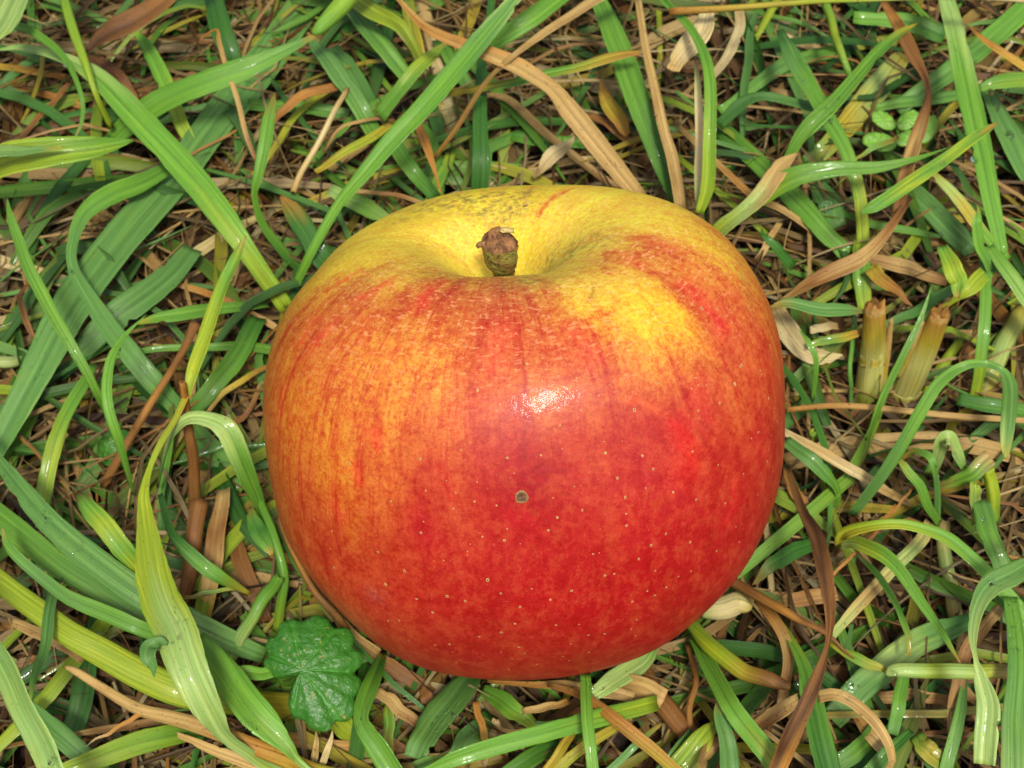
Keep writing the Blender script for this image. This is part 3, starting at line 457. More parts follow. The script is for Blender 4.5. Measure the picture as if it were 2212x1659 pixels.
g|H|y>l>g>g>g>p>g>g|long green blade arching from the pale kinked base to the right edge|1010,215,22,55 1060,130,28,100 1230,80,32,82 1400,75,33,82 1560,110,33,87 1720,170,33,104 1880,300,32,104 2050,480,30,112 2270,750,27,120
g:f.35|H|G>G>G>u>u>u>p>p|dark twisted blade at the right edge hanging down with a cut dark end|2300,320,42,110 2140,420,43,152 2000,500,43,152 1920,640,43,104 1890,820,43,60 1906,960,43,32 1940,1100,42,102 1980,1250,41,152 1960,1450,39,162 1942,1630,37,150
t|H|g>l>l>l>y>b>b|cut lime stalk with a brown end lying below the apple's lower right|40,720,16,80 180,870,20,118 320,970,22,122 450,1040,23,114 580,1090,24,104 695,1145,24,50
t|H|p>p>l>p>l>s|pale cut stalk lying level at the lower right|1320,1030,26,60 1400,1030,27,96 1650,1030,27,106 1900,1030,27,106 2090,1038,27,98
g|H|l>g>l|thin lime blade running to the pale cut stalk's left end|940,850,24,20 1150,960,25,80 1345,1035,25,40
g|H|G>u>p>u>u|broad wet shiny blade lying under the pale cut stalk|1900,680,12,85 1600,800,14,182 1380,950,15,195 1150,1140,15,195 960,1340,12,165
g|H|g>u>p>u>p|wide pale green blade standing along the right edge at bottom|2110,540,31,95 2150,800,32,132 2160,1050,32,152 2150,1350,31,174 2150,1700,30,192
g:f.25|H|l>g>G>G>G>G|dark green broad blade behind the twisted dark brown blade at the bottom|595,635,13,20 690,820,17,62 780,1020,20,92 830,1200,22,152 890,1430,23,192 965,1730,22,200
g:f.25|H|g>g>g>y>G>G>g|dark green blade with a yellow spot slanting below the cut lime stalk|60,790,14,70 150,980,20,112 260,1190,25,132 330,1300,26,138 400,1390,26,142 540,1560,26,142 670,1740,24,130
g|H|u>u>G|bluish pointed blade left of the yellow-spotted blade|240,1198,24,5 245,1300,24,92 280,1480,23,132 312,1720,20,150
g|H|l>g>g|bright green blade at the bottom edge left of the bluish pointed blade|220,1360,18,50 120,1480,20,155 -60,1690,18,180
d:f.3|H|s>s>b>b>s>b>s|brown dry blade looping under the yellow-spotted blade at the bottom|95,1740,24,55 150,1570,20,90 260,1470,19,80 350,1432,19,52 480,1390,22,92 620,1300,24,112 750,1222,23,85
d|H|s>s>s>o>s|arched brown straw curling down to the bottom edge at lower right|870,1195,28,85 980,1190,30,82 1100,1250,30,82 1230,1360,30,82 1310,1480,29,72 1345,1600,26,62 1352,1740,22,60
k|H|b>b>o>b>b|brown pointed stick emerging from under the apple's lower right|300,440,18,72 520,560,22,68 750,680,25,54 930,790,26,36 1115,962,25,10
d|H|b>o>s>b>s|brown strip bending down right of the cream stub end|470,560,15,65 600,700,17,82 680,880,17,82 680,1080,16,82 635,1320,12,80
t|H|p>c>c>y|cream stub end poking out from under the apple's lower right|120,630,12,130 290,612,14,160 400,590,15,130 455,570,15,50
g|H|G>G>G|dark green leaf lying right of the cream stub end|462,478,14,5 560,370,16,92 700,260,16,122 850,180,13,85
d|H|s>p>s>p|flat pale straw slanting behind the kinked green blade|1600,60,13,85 1500,220,15,92 1320,410,16,92 1130,620,15,80 970,815,12,55
g|H|G>g>g>g>y|slim green blade dropping from the kinked base to the wet shiny blade|1135,262,20,34 1280,440,21,60 1390,600,22,50 1442,760,22,46 1462,930,20,24
t|H|s>p>s|mottled beige stalk standing behind the long arching blade at right|1690,60,10,88 1722,400,10,96 1765,710,6,104
g|H|u>g>u|narrow bluish blade dropping to the bottom right behind the twisted blade|1830,1060,18,40 1780,1380,18,82 1690,1730,15,90
g|H|g>g>u|green blade below the pale cut stalk at lower right|1425,1020,20,85 1402,1250,21,92 1365,1445,18,78
g|H|G>g>G|dark blade slanting to the bottom edge right of the arched brown straw|1490,1410,18,50 1330,1550,19,92 1150,1720,17,100
g|H|u>g>u|dewy green blade at the right edge above the dark twisted blade|1920,-90,23,125 2000,180,23,142 2090,440,20,120
d|H|o>s>c|tan dry leaf piece beneath the arched brown straw|1110,1310,14,60 1230,1460,15,120 1390,1590,14,110
k|H|b>o>b|thin brown crooked stem at the bottom right of the apple|20,860,14,36 75,1080,16,40 45,1300,16,42 115,1680,13,44
k|H|c>s>c|thin pale stick standing behind the dark brown twisted blade's upper left|535,60,13,46 552,280,13,46 575,520,9,46
d|H|s>b>s|tan flat straw lying level right of the brown pointed stick|560,560,9,80 750,570,10,110 1000,520,10,100
d|H|b>s>b|brown dry straw lying level at the lower right under the wet blade|1150,1190,11,70 1450,1190,12,90 1750,1230,11,70
k|H|o>s>o|thick tan stalk lying level behind the kinked green blade|1500,450,5,90 1700,470,5,92 1900,490,4,90
d|H|s>b>s|tan straw with frayed end crossing behind the dark twisted blade at right|2100,560,22,60 1950,730,22,85 1830,930,20,100 1770,1250,17,90 1760,1500,14,80
g|H|g>p>u|pale green blade under the dark twisted blade's bend at right edge|2020,520,26,90 2130,620,27,100 2260,780,25,110
g|H|u>g>G|green blade lying at the bottom edge right of the broad dark blade|1000,1650,15,120 1130,1530,16,140 1270,1400,14,120
d|H|o>b>o|thin tan twig rising right between the kinked base and the brown twisted blade|965,405,25,22 1090,290,26,22 1230,150,26,22 1380,-30,25,20
g|H|g>y>g|dewy dark blade at the bottom right left of the cut dark end|1500,1450,15,100 1600,1540,16,140 1720,1640,15,140
g:f.1|G|G>u>u>u>u|broad bluish dewy blade with a wavy edge under the apple's bottom|860,1040,8,120 760,1180,14,205 640,1320,18,235 530,1470,20,200 480,1590,20,150
g|G|u>g>g|pointed green flap beside the wavy-edged bluish blade at the bottom|470,1650,20,80 580,1610,21,70 705,1548,21,5
g:f.3|G|G>g>g>g>g>u>g|kinked green blade with yellow bands right of the ground ivy leaf|270,900,14,40 205,1080,22,112 162,1220,25,132 152,1335,26,118 200,1430,26,150 270,1550,25,172 370,1730,23,170
g|G|g>g>g>g>g>l|long green blade slanting up right along the bottom edge below the apple|500,1700,26,50 750,1600,28,112 1050,1500,28,122 1350,1420,27,122 1650,1340,24,122 2050,1230,17,105
g|G|g>g>g>g|straight green blade standing upright at the bottom below the apple|1565,1040,27,78 1585,1250,30,82 1602,1450,30,84 1635,1730,28,84
d|G|b>o>y>y>o>o|olive and orange striped blade slanting to the bottom right below the apple|1330,1120,20,34 1600,1220,23,62 1800,1360,25,92 2000,1530,24,92 2220,1720,21,80
d|G|o>o>s>s|orange-brown flat straw lying along the apple's bottom edge|960,1092,12,22 1300,1110,15,50 1600,1140,17,92 1890,1215,17,76
d:f.2|G|s>s>s|ribbed tan sheath piece under the apple's lower right edge|1690,1080,12,110 1900,1140,15,172 2090,1212,16,145
k|G|b>b>b|thick brown stalk slanting down right beside the ribbed tan sheath|1890,930,7,110 2000,1100,11,135 2120,1280,14,145 2280,1490,14,138
g|G|g>p>p>p|pale green blade with white froth poking from under the apple's lower right|2060,840,10,50 1950,960,13,122 1780,1090,17,145 1635,1185,18,95
g|G|g>g>l|green blade curving right under the apple's bottom|890,1150,10,70 1050,1230,14,132 1180,1330,15,115 1310,1425,13,50
d|G|b>b>b|small reddish brown leaf scrap below the apple's lower left|520,1130,12,20 545,1200,13,90 600,1290,12,20
d|G|s>s>b>b|brown straw lying under the apple's lower left beside the ground ivy leaf|-60,640,12,50 150,860,12,112 350,1030,11,122 580,1190,8,95
g|G|G>G>G|thread-thin dark green blade slanting below the apple's lower left|40,810,16,28 300,1070,17,36 550,1290,15,30
d|G|s>s>b|flat tan straw behind the kinked blade with yellow bands|215,1170,16,70 360,1260,16,92 520,1370,14,70
d|G|c>s>s|tiny curled pale straw in the gap below the apple's bottom|1010,1330,18,60 1020,1390,18,34 1090,1430,19,26 1190,1408,18,12
d|G|s>s>o|short tan straw rising right below the apple's bottom|1170,1300,16,40 1320,1265,17,62 1490,1225,15,45
d|G|o>o>y|thin orange stem standing right of the wavy-edged bluish blade|860,1230,18,45 905,1390,19,52 965,1550,17,50
g|G|y>y>y|yellow blade slanting to the bottom edge left of the straight upright blade|1510,1420,18,50 1420,1540,19,72 1320,1680,18,70
g|G|y>l>y|yellow-green blade slanting behind the straight upright blade|1790,1380,17,60 1580,1510,18,76 1360,1690,17,72
g|G|u>u>u|thin bluish blade rising right near the bottom edge below the apple|2090,1370,19,20 1920,1500,20,52 1690,1690,18,52
g|G|g>g>G|green blade at the bottom edge under the long slanting blade|1080,1700,15,120 1250,1580,15,140 1420,1490,13,110
g|G|u>g>u|pale leaf tip lying level below the apple's bottom|1240,1370,14,60 1380,1385,14,70 1520,1385,12,30
d|G|b>b>s|tan dry strip at the bottom below the ribbed sheath|1440,1290,10,50 1650,1300,10,70 1900,1330,9,70
g|G|u>u>G|dark bluish blade under the wavy-edged bluish blade|700,1620,12,110 830,1470,12,140 960,1310,10,120
g|G|y>g>y|yellowish upright blade behind the kinked banded blade|300,1190,12,50 310,1350,13,82 300,1560,12,85
d|G|b>s>b|brown straw lying level at the bottom left of the wavy-edged blade|-40,1230,10,60 150,1370,10,80 420,1560,9,80
g|G|l>l>g|light green cut blade under the ground ivy leaf at the bottom|-60,1330,11,150 80,1430,11,160 220,1560,10,140
g|G|u>u>u|green blade rising to the right at the bottom under the thick brown stalk|2290,1440,17,110 2180,1580,18,130 2080,1700,17,120"""
KIND = {'g': ('grass_strand', 'grass blade', 'green grass blades around the apple'), 'd': ('dry_grass_strand', 'dry grass', 'dry grass strips around the apple'),
        't': ('grass_stalk', 'grass stalk', 'green stalks around the apple'), 'k': ('dry_stalk', 'dry stalk', 'dry stalks around the apple')}
def outside(x, y): return x < 0 or y < 0 or x > W or y > H
for line in BLADES.strip().splitlines():
    kind, reg, cols, label, pts = line.split('|')
    opt = {}
    if ':' in kind:
        kind, o_ = kind.split(':'); opt = {w[0]: float(w[1:]) for w in o_.split(',')}
    r = random.Random(label); cols = cols.split('>')
    rows = [[float(v) for v in p.split(',')] for p in pts.split()]
    C = []
    for row in rows:
        x, y = px(reg, row[0], row[1]); p = at(x, y, row[2]/1000)
        depth = (p - CAM)@FW
        C.append([*p, row[3]/REG[reg][2]*depth/F, row[4] if len(row) > 4 else 0.])
    C = np.array(C)
    # an end that leaves the frame goes on and bends down to the soil
    for e in (0, -1):
        x, y = px(reg, rows[e][0], rows[e][1])
        if outside(x, y) and C[e][2] > .006:
            a, b = (C[0], C[1]) if e == 0 else (C[-1], C[-2])
            t = a[:3] - b[:3]; t[2] = 0; t /= np.linalg.norm(t); ext = []
            for f_, zf in ((.35, .85), (.75, .45), (1.0, .0)):
                q = a.copy(); q[:3] = a[:3] + t*(.018 + a[2]*.9)*f_; q[2] = a[2]*zf + .001; q[3] = max(a[3], .0012)*(1 - .2*f_); ext.append(q)
            C = np.vstack([ext[::-1], C]) if e == 0 else np.vstack([C, ext])
    G = cr(C, 6 if len(C) < 8 else 5); P = G[:, :3]; wd = np.clip(G[:, 3]*(.93 if kind in 'gd' else .96), .00015, None)
    P = P + np.stack([smooth_noise(len(P), .0003, 4, r) for _ in range(3)], -1)
    jit = 1 + (r.random() - .5)*.22
    tipb = r.random()
    if kind in 'gd':
        V, Fq, col, uv = strip_mesh(P, wd, cols, opt.get('f', .10 if kind == 'g' else .18), G[:, 4] + (r.random() - .5)*30, r)
    else:
        V, Fq, col, uv = tube_mesh(P, wd, cols, opt.get('e', .85), r)
    if kind == 'g' and tipb < .6 and 'curled' not in label:                                  # withered tip of a narrow end
        for e in (0, -1):
            if wd[e] < .0011 and cols[e] in 'guGlp':
                dd = np.linalg.norm(V - P[e], axis=1); a_ = np.clip(1 - dd/r.uniform(.002, .007), 0, 1)[:, None]*.85
                col = col*(1 - a_) + PAL[r.choice('obsy')]*a_
    V[:, 2] = np.maximum(V[:, 2], -.001)
    nm, cat, grp = KIND[kind]; base = P[P[:, 2].argmin()]
    o = mesh_obj(nm, V, Fq, M_LIVE if kind in 'gt' else M_DRY, None, col*jit, uv, base)
    tag(o, label, cat, grp)

# ------------------------------------------------------------------ two cut stubs (stalk, node, cut end)
def stub(reg, pts, cols, label, node_at, peel):
    C = []
    for x, y, h, w in pts:
        X_, Y_ = px(reg, x, y); p = at(X_, Y_, h/1000); C.append([*p, w/3*((p - CAM)@FW)/F])
    C = np.array(C); G = cr(C, 8); base = C[C[:, 2].argmin(), :3]
    root = empty('cut_stub', base); tag(root, label, 'stub', 'cut stubs right of the apple')
    r = random.Random(label); V, Fq, col, uv = tube_mesh(G[:, :3], G[:, 3], cols, .9, r, 20)
    mesh_obj('stalk', V, Fq, M_LIVE, root, col, uv, base)
    i = int(node_at*(len(G) - 1)); sl_ = slice(max(i - 1, 0), i + 2)
    Gn = cr(G[sl_], 4); V, Fq, col, uv = tube_mesh(Gn[:, :3], Gn[:, 3]*1.035, ['w', 'y', 'w'], .9, r, 20)
    mesh_obj('node', V, Fq, M_LIVE, root, col, uv, base)
    T = unit(G[0, :3] - G[2, :3]); Gs = np.array([[*(G[1, :3]), G[1, 3]*.93], [*(G[0, :3]), G[0, 3]*1.0], [*(G[0, :3] + T*.0012), G[0, 3]*.9]])
    Gs = cr(Gs, 4); V, Fq, col, uv = tube_mesh(Gs[:, :3], Gs[:, 3], ['y', 's', 'o'], .9, r, 20, .22)
    mesh_obj('cut_end', V, Fq, M_DRY, root, col, uv, base)
    # a dry leaf sheath peeling off one side, splaying out at the top
    side = RT*peel; n_ = len(G); Q = G[2:int(n_*.75)].copy(); f_ = np.linspace(1, 0, len(Q))[:, None]
    Q[:, :3] += side*Q[:, 3:4]*(.36 + .30*f_**2) + TOCAM*Q[:, 3:4]*.30
    V, Fq, col, uv = strip_mesh(Q[:, :3], Q[:, 3]*(.42 - .22*f_[:, 0]), ['s', 's', 'y', 'w'], -.35, np.full(len(Q), 18.*peel), r)
    mesh_obj('sheath', V, Fq, M_DRY, root, col, uv, base)
stub('E', [(1245, 345, 27, 140), (1235, 600, 19, 165), (1205, 850, 11, 178), (1185, 990, 3, 190)], ['o', 'y', 'w', 'w', 'l', 'l'],
     'thick cut green stub with a brown dried top, nearer the apple of the two', .42, 1.)
stub('E', [(1660, 390, 30, 130), (1580, 560, 23, 168), (1480, 780, 14, 186), (1380, 990, 4, 192)], ['o', 'y', 'w', 'w', 'w', 'l'],
     'thick cut green stub leaning right with a ringed base, farther from the apple', .84, -1.)

# ------------------------------------------------------------------ broad leaves
def polar_leaf(name, reg, c, outline, h, N, mat, code, parent, nr=14, nth=140, dome=.0, veins=9, scallop=0, sc_amp=.0, fold=None):
    cx, cy = px(reg, *c); C0 = at(cx, cy, h); N = unit(np.asarray(N, float))
    th = np.linspace(0, 2*math.pi, nth, endpoint=False)
    oa = np.radians([a for a, _ in outline]); orad = np.array([q for _, q in outline])
    R = np.interp(th, oa, orad, period=2*math.pi)
    R = R*(1 - sc_amp*np.abs(np.cos(th*scallop/2 + .5*np.sin(th*2)))**5) if scallop else R
    V = [C0]; col = [PAL[code]]
    base = PAL[code]
    for q in range(1, nr + 1):
        f_ = q/nr
        for a, rr_ in zip(th, R):
            p = on_plane(cx + math.cos(a)*rr_*f_, cy - math.sin(a)*rr_*f_, C0, N)
            vein = max(0, math.cos(a*veins))**8
            hgt = dome*(f_**2) - .0010*vein*f_*(1 - .7*f_) + .00025*math.sin(a*11 + f_*14)*math.sin(f_*17 + 3*a)*f_ - (.0005*f_**6 if scallop else 0)
            if fold: hgt += fold*abs(math.sin(a - math.radians(10)))*f_*.004
            V.append(p + N*hgt); col.append(base*(1 + .40*vein*(1 - .5*f_)))
    Fq = [[0, 1 + j, 1 + (j + 1) % nth] for j in range(nth)]
    for q in range(nr - 1):
        for j in range(nth):
            a = 1 + q*nth + j; b = 1 + q*nth + (j + 1) % nth; Fq.append([a, a + nth, b + nth, b])
    V = np.array(V); m_ = len(V); V2 = V - N*.00022
    Fq2 = [[v + m_ for v in f[::-1]] for f in Fq]
    e0 = 1 + (nr - 1)*nth
    rim = [[e0 + j, e0 + j + m_, e0 + (j + 1) % nth + m_, e0 + (j + 1) % nth] for j in range(nth)]
    return mesh_obj(name, np.vstack([V, V2]), Fq + Fq2 + rim, mat, parent, np.vstack([col, col]), None, parent.location if parent else C0)
c = at(652, 1448, .0); root = empty('ground_ivy_leaf', (c[0], c[1], 0.0))
tag(root, 'dark green scalloped kidney-shaped leaf beside the apple\'s lower left', 'leaf')
polar_leaf('leaf_blade', 'O', (652, 1448), [(0, 128), (15, 136), (35, 140), (55, 134), (75, 128), (95, 122), (115, 116), (135, 104), (155, 90), (172, 84), (190, 66), (204, 30), (216, 14),
           (228, 26), (242, 66), (258, 100), (275, 122), (292, 140), (310, 148), (330, 144), (345, 134)], .026, unit(np.array([.12, -.25, .95])), M_LEAF, 'v', root, scallop=12, sc_amp=.11, veins=7, dome=-.0016, fold=.06)
pp = cr(np.array([[*at(652, 1448, .0255), .0011], [*at(640, 1462, .020), .0011], [*at(615, 1475, .010), .0012], [c[0] - .012, c[1], .0, .0013]]), 5)
V, Fq, col, uv = tube_mesh(pp[:, :3], pp[:, 3], ['g', 'g'], 1, rng, 8); mesh_obj('petiole', V, Fq, M_LIVE, root, col, uv, root.location)

c = at(235, 960, 0); root = empty('round_leaf', (c[0], c[1], 0.)); tag(root, 'small rounded dark green leaf deep in the grass at mid left', 'leaf')
polar_leaf('leaf_blade', 'D', (705, 1215), [(0, 38), (40, 48), (80, 42), (110, 30), (150, 36), (200, 40), (240, 44), (290, 46), (330, 40)], .014, (-.1, -.3, .9), M_LEAF, 'G', root, dome=-.003, veins=5)
pp = cr(np.array([[*at(235, 958, .0135), .0009], [*at(240, 975, .007), .0009], [c[0], c[1], 0, .001]]), 4)
V, Fq, col, uv = tube_mesh(pp[:, :3], pp[:, 3], ['g', 'g'], 1, rng, 8); mesh_obj('petiole', V, Fq, M_LIVE, root, col, uv, root.location)

c = at(1940, 285, 0); root = empty('clover_sprig', (c[0], c[1], 0.)); tag(root, 'small sprig of oval green leaflets deep in the grass at upper right', 'sprig')
for (x, y, a, L_, B_) in ((1305, 775, -35, 30, 17), (1462, 775, 40, 28, 18), (1275, 915, -12, 38, 20), (1470, 890, 15, 32, 17), (1590, 835, 65, 34, 17)):
    ol = [(q, 1/math.sqrt((math.cos(math.radians(q - a))/L_)**2 + (math.sin(math.radians(q - a))/B_)**2)) for q in range(0, 360, 15)]
    polar_leaf('leaflet', 'C', (x, y), ol, .017, (rng.uniform(-.15, .15), -.35, .9), M_LEAF, 'g', root, nr=6, nth=36, dome=-.0003, veins=2)
pp = cr(np.array([[*at(1940, 265, .0165), .0009], [*at(1940, 300, .012), .0009], [c[0], c[1], 0, .001]]), 4)
V, Fq, col, uv = tube_mesh(pp[:, :3], pp[:, 3], ['g', 'g'], 1, rng, 8); mesh_obj('stem', V, Fq, M_LIVE, root, col, uv, root.location)

# ------------------------------------------------------------------ apple
NS, NA = 20, 620
P, AZ, SS = apple_grid(NS, NA); nr_, na_ = P.shape[:2]
dU = np.roll(P, -1, 1) - np.roll(P, 1, 1); dV = np.gradient(P, axis=0); NN = unit(np.cross(dV, dU))
if np.sum(NN[nr_//2]*(P[nr_//2] - AC)) < 0: NN = -NN
lum = (np.sin(P[..., 0]*130 + 2*np.sin(P[..., 1]*110))*np.sin(P[..., 2]*120 + 1) + .6*np.sin(P[..., 1]*260 + P[..., 0]*190)*np.sin(P[..., 2]*230))*.00022
lum *= np.clip(SS*8, 0, 1)
P = P + NN*lum[..., None]
q2, zz = proj(P); vis = np.einsum('ijk,ijk->ij', NN, CAM - P) > 0
def pick(x, y):
    d = np.hypot(q2[..., 0] - x, q2[..., 1] - y); d = np.where(vis, d, 1e9)
    near = d < max(4, d.min() + 1.5); zc = np.where(near, zz, 1e9); i = np.unravel_index(zc.argmin(), zc.shape); return P[i], NN[i], i
CP = """1150,410,225,205,45;1040,425,228,212,45;900,470,232,215,50;820,530,238,205,60;760,560,232,185,55;700,610,226,160,50;660,660,228,135,48;640,720,228,118,42
880,600,232,172,62;940,540,238,200,65;1000,520,240,205,85;990,580,205,208,50;1040,560,210,212,60;1130,560,215,190,40;1100,470,238,208,70;1200,470,238,202,70;1300,460,240,200,65;1400,480,234,182,65;1480,500,226,165,55;1540,560,222,155,50
1220,560,190,165,60;1180,595,190,150,55;1300,540,235,175,70;1400,560,230,122,58;1500,600,230,125,55;1560,640,230,120,50;1350,620,238,178,68;1250,640,240,172,68;1300,660,245,195,60;1400,680,250,200,50;1440,700,252,205,35;1400,740,248,185,60
1500,660,225,75,45;1530,720,225,85,48;1480,640,225,75,45;1600,700,225,95,48;1640,760,222,88,45;1620,640,222,122,45;900,640,226,85,40;850,650,230,112,48;1000,640,232,112,55;1080,660,234,122,62;1180,640,232,118,58;750,680,235,122,48
700,760,235,112,42;640,800,238,138,42;660,880,238,140,42;620,900,230,120,40;590,900,228,120,45;760,780,238,145,58;850,760,238,152,62;950,720,235,135,60;1080,720,228,88,55;1070,790,226,85,55;1000,800,238,145,62;920,800,240,155,58
1180,740,232,118,62;1170,800,232,130,62;1250,760,226,85,50;1330,780,228,100,55;1440,800,232,112,55;1500,860,222,72,48;1580,850,230,102,52;1660,850,226,90,45;1690,900,222,78,42;800,880,240,145,55;720,900,240,138,48;900,900,238,140,58
980,900,236,130,58;1050,880,228,95,52;1190,870,230,110,52;1120,950,220,48,38;1050,980,218,42,36;1130,1040,205,15,20;1080,1080,210,25,28;1150,1100,202,15,20;1200,1050,208,22,24;1230,940,232,80,35;1200,990,228,55,32;1300,1000,226,65,38
1400,960,224,66,42;1480,930,218,38,32;1380,1020,208,45,42;1330,1080,220,60,38;1460,1060,214,45,38;1560,1000,220,58,38;1640,1000,216,58,38;1680,1050,212,62,38;950,1000,236,112,52;980,1080,228,76,44;880,1000,238,118,48;800,1000,240,128,44
740,1050,242,148,44;680,1000,238,128,44;620,1000,234,120,42;600,1060,232,125,44;760,1110,238,135,46;700,1130,230,92,42;640,1160,230,108,42;860,1100,234,98,44;905,1150,205,38,35;850,1200,226,72,38;760,1200,228,88,42;700,1230,226,88,40
950,1200,220,50,34;1050,1180,214,36,30;1180,1180,206,26,25;1300,1180,214,44,30;1400,1180,210,36,30;1500,1150,208,36,30;1600,1120,208,44,32;1640,1130,206,46,32;800,1280,216,60,38;720,1290,220,92,40;900,1300,214,56,32;1000,1300,208,36,28
1150,1300,208,28,24;1300,1300,206,24,24;1400,1280,204,24,24;1500,1250,202,26,26;1560,1220,204,32,28;850,1370,212,66,36;1000,1400,206,38,28;1150,1420,204,34,26;1300,1400,204,28,24;1420,1360,202,28,24;1100,1455,200,60,30;1500,1320,204,36,28"""
cps, ccol = [], []
for tok in CP.replace('\n', ';').split(';'):
    x, y, r_, g_, b_ = [float(v) for v in tok.split(',')]
    p, _, _ = pick(x, y); cps.append(p); c3 = lin((r_, g_, b_)); c3 = c3/c3[0]
    R_ = .27 + .50*min(c3[1], 1); ccol.append([R_, R_*min(c3[1]**1.3*1.85, .80), R_*min(c3[2], .45*c3[1] + .012)])
cps = np.array(cps); ccol = np.array(ccol); flat = P.reshape(-1, 3)
_wr = np.random.default_rng(5)
def waves(Q, freq, n_):
    out = np.zeros(len(Q))
    for _ in range(n_):
        k_ = unit(_wr.normal(size=3))*freq*_wr.uniform(.6, 1.6); out += np.sin(Q@k_ + _wr.uniform(0, 6.28))
    return out/math.sqrt(n_/2)
_q = np.stack([np.cos(AZ), np.sin(AZ), SS*.35], -1).reshape(-1, 3)
tU = unit(dU).reshape(-1, 3); tV = unit(dV).reshape(-1, 3)
eq = np.clip(SS.ravel()*3, 0, 1)[:, None]
look = flat + tU*(waves(_q, 26, 14)*.0011)[:, None]*eq + tV*(waves(_q, 34, 14)*.0016)[:, None]*eq
num = np.zeros((len(flat), 3)); den = np.zeros(len(flat))
for s_, w_ in ((.0030, 1.0), (.009, .05)):
    for p, c3 in zip(cps, ccol):
        wgt = w_*np.exp(-((look - p)**2).sum(1)/(2*s_*s_)); num += wgt[:, None]*c3; den += wgt
zrel = ((flat - AC)@AM)[:, 2]/.04
azf = AZ.ravel(); back = np.clip(.5 + .5*np.sin(3*azf + 1) * .6 + .25*np.sin(7*azf), 0, 1)
dflt = np.stack([  .42 + .12*back, .05 + .20*back*np.clip(zrel + .7, .2, 1.3), .018 + .01*back], -1)
num += .004*dflt; den += .004
col = num/den[:, None]
# individual red stripes, scratches and bruises that the skin itself carries
STRK = """T:1330,1100-1390,1000-1520,910|2.2|.52,.03,.02|.8;T:860,1050-960,1000-1090,920|1.6|.55,.05,.02|.7;T:690,930-770,880-860,830|1.2|.55,.06,.02|.6;T:580,1000-660,950-740,900|1.2|.55,.06,.02|.55
T:500,1420-560,1330-620,1270|1.4|.55,.05,.02|.6;T:380,1400-430,1310-490,1220|1.3|.55,.05,.02|.6;T:880,1380-900,1260-960,1180|1.4|.46,.06,.02|.5;T:1920,1600-1930,1450-1970,1280|3.0|.46,.05,.03|.6
X:1300,1200-1330,1320-1400,1450|2.4|.32,.008,.01|.75;X:1490,850-1530,980-1560,1080|2.0|.42,.03,.018|.5;X:960,570-975,660|1.6|.55,.03,.02|.6;X:640,1120-700,1220|2.2|.5,.05,.03|.5;X:250,200-230,330-225,420|1.0|.5,.04,.02|.7;X:830,860-845,950|1.4|.55,.05,.02|.5
Y:955,720-1000,820-1040,960|1.8|.28,.008,.012|.75;Y:1400,230-1430,330-1500,440|2.4|.40,.025,.02|.55;Y:1210,820-1230,1000|2.4|.36,.015,.014|.5;Y:1360,770-1370,850|3.0|.42,.006,.005|.7;Y:1230,500-1310,570-1340,640|2.4|.42,.006,.005|.85;Y:1720,960-1700,1100-1640,1280|2.0|.48,.015,.015|.5;Y:1880,600-1940,760|2.0|.36,.015,.015|.5
Z:1310,950-1440,1060-1580,1230|2.2|.44,.025,.018|.75;Z:1580,1230-1620,1340|2.0|.44,.03,.018|.6;Z:470,1300-560,1440-600,1530|3.0|.46,.05,.03|.55;Z:1050,600-1180,650-1260,690|1.8|.46,.05,.02|.6;Z:720,690-850,720-980,790|1.2|.55,.08,.03|.6;Z:160,390-230,300-330,230|1.2|.58,.12,.02|.8;Z:330,230-420,190|1.4|.58,.14,.02|.6
Z:560,1090-585,1030-605,965|.45|.22,.09,.02|.8;Z:670,850-685,760-680,640|.45|.3,.10,.02|.7;Z:680,840-760,875|.35|.5,.08,.02|.7;Z:1740,860-1810,980-1830,1130|1.6|.25,.13,.03|.55;X:1605,385-1680,350-1760,325|.5|.58,.10,.02|.6;X:1600,600-1610,500-1600,400|.5|.58,.12,.02|.5
Z:870,1130-760,1080-730,1180-600,1220|1.0|.62,.27,.02|.45;Y:900,330-960,320-1090,410|.8|.6,.14,.02|.4;X:2100,1010-2200,900-2110,1180|6.5|.22,.002,.003|1.1;G:220,545-224,548|2.3|.32,.12,.07|.7;G:1100,30-1180,60|3|.48,.012,.016|.4"""
for tok in STRK.replace('\n', ';').split(';'):
    path, wmm, c3, op = tok.split('|'); reg, ptx = path.split(':')
    K = np.array([pick(*px(reg, *[float(v) for v in s_.split(',')]))[0] for s_ in ptx.split('-')]); K = cr(K, 6)
    cand = np.nonzero(((flat - K.mean(0))**2).sum(1) < (.5*np.linalg.norm(K[-1] - K[0]) + .010)**2)[0]
    d = np.sqrt(((flat[cand][:, None] - K[None])**2).sum(-1)).min(1)*1000
    jitter = 1 + .45*np.sin(flat[cand][:, 0]*2300 + flat[cand][:, 2]*1700)*np.sin(flat[cand][:, 1]*1900)
    a = .72*float(op)*np.exp(-(d/(float(wmm)*.62*jitter))**2)[:, None]
    col[cand] = col[cand]*(1 - a) + np.array([float(v) for v in c3.split(',')])*a
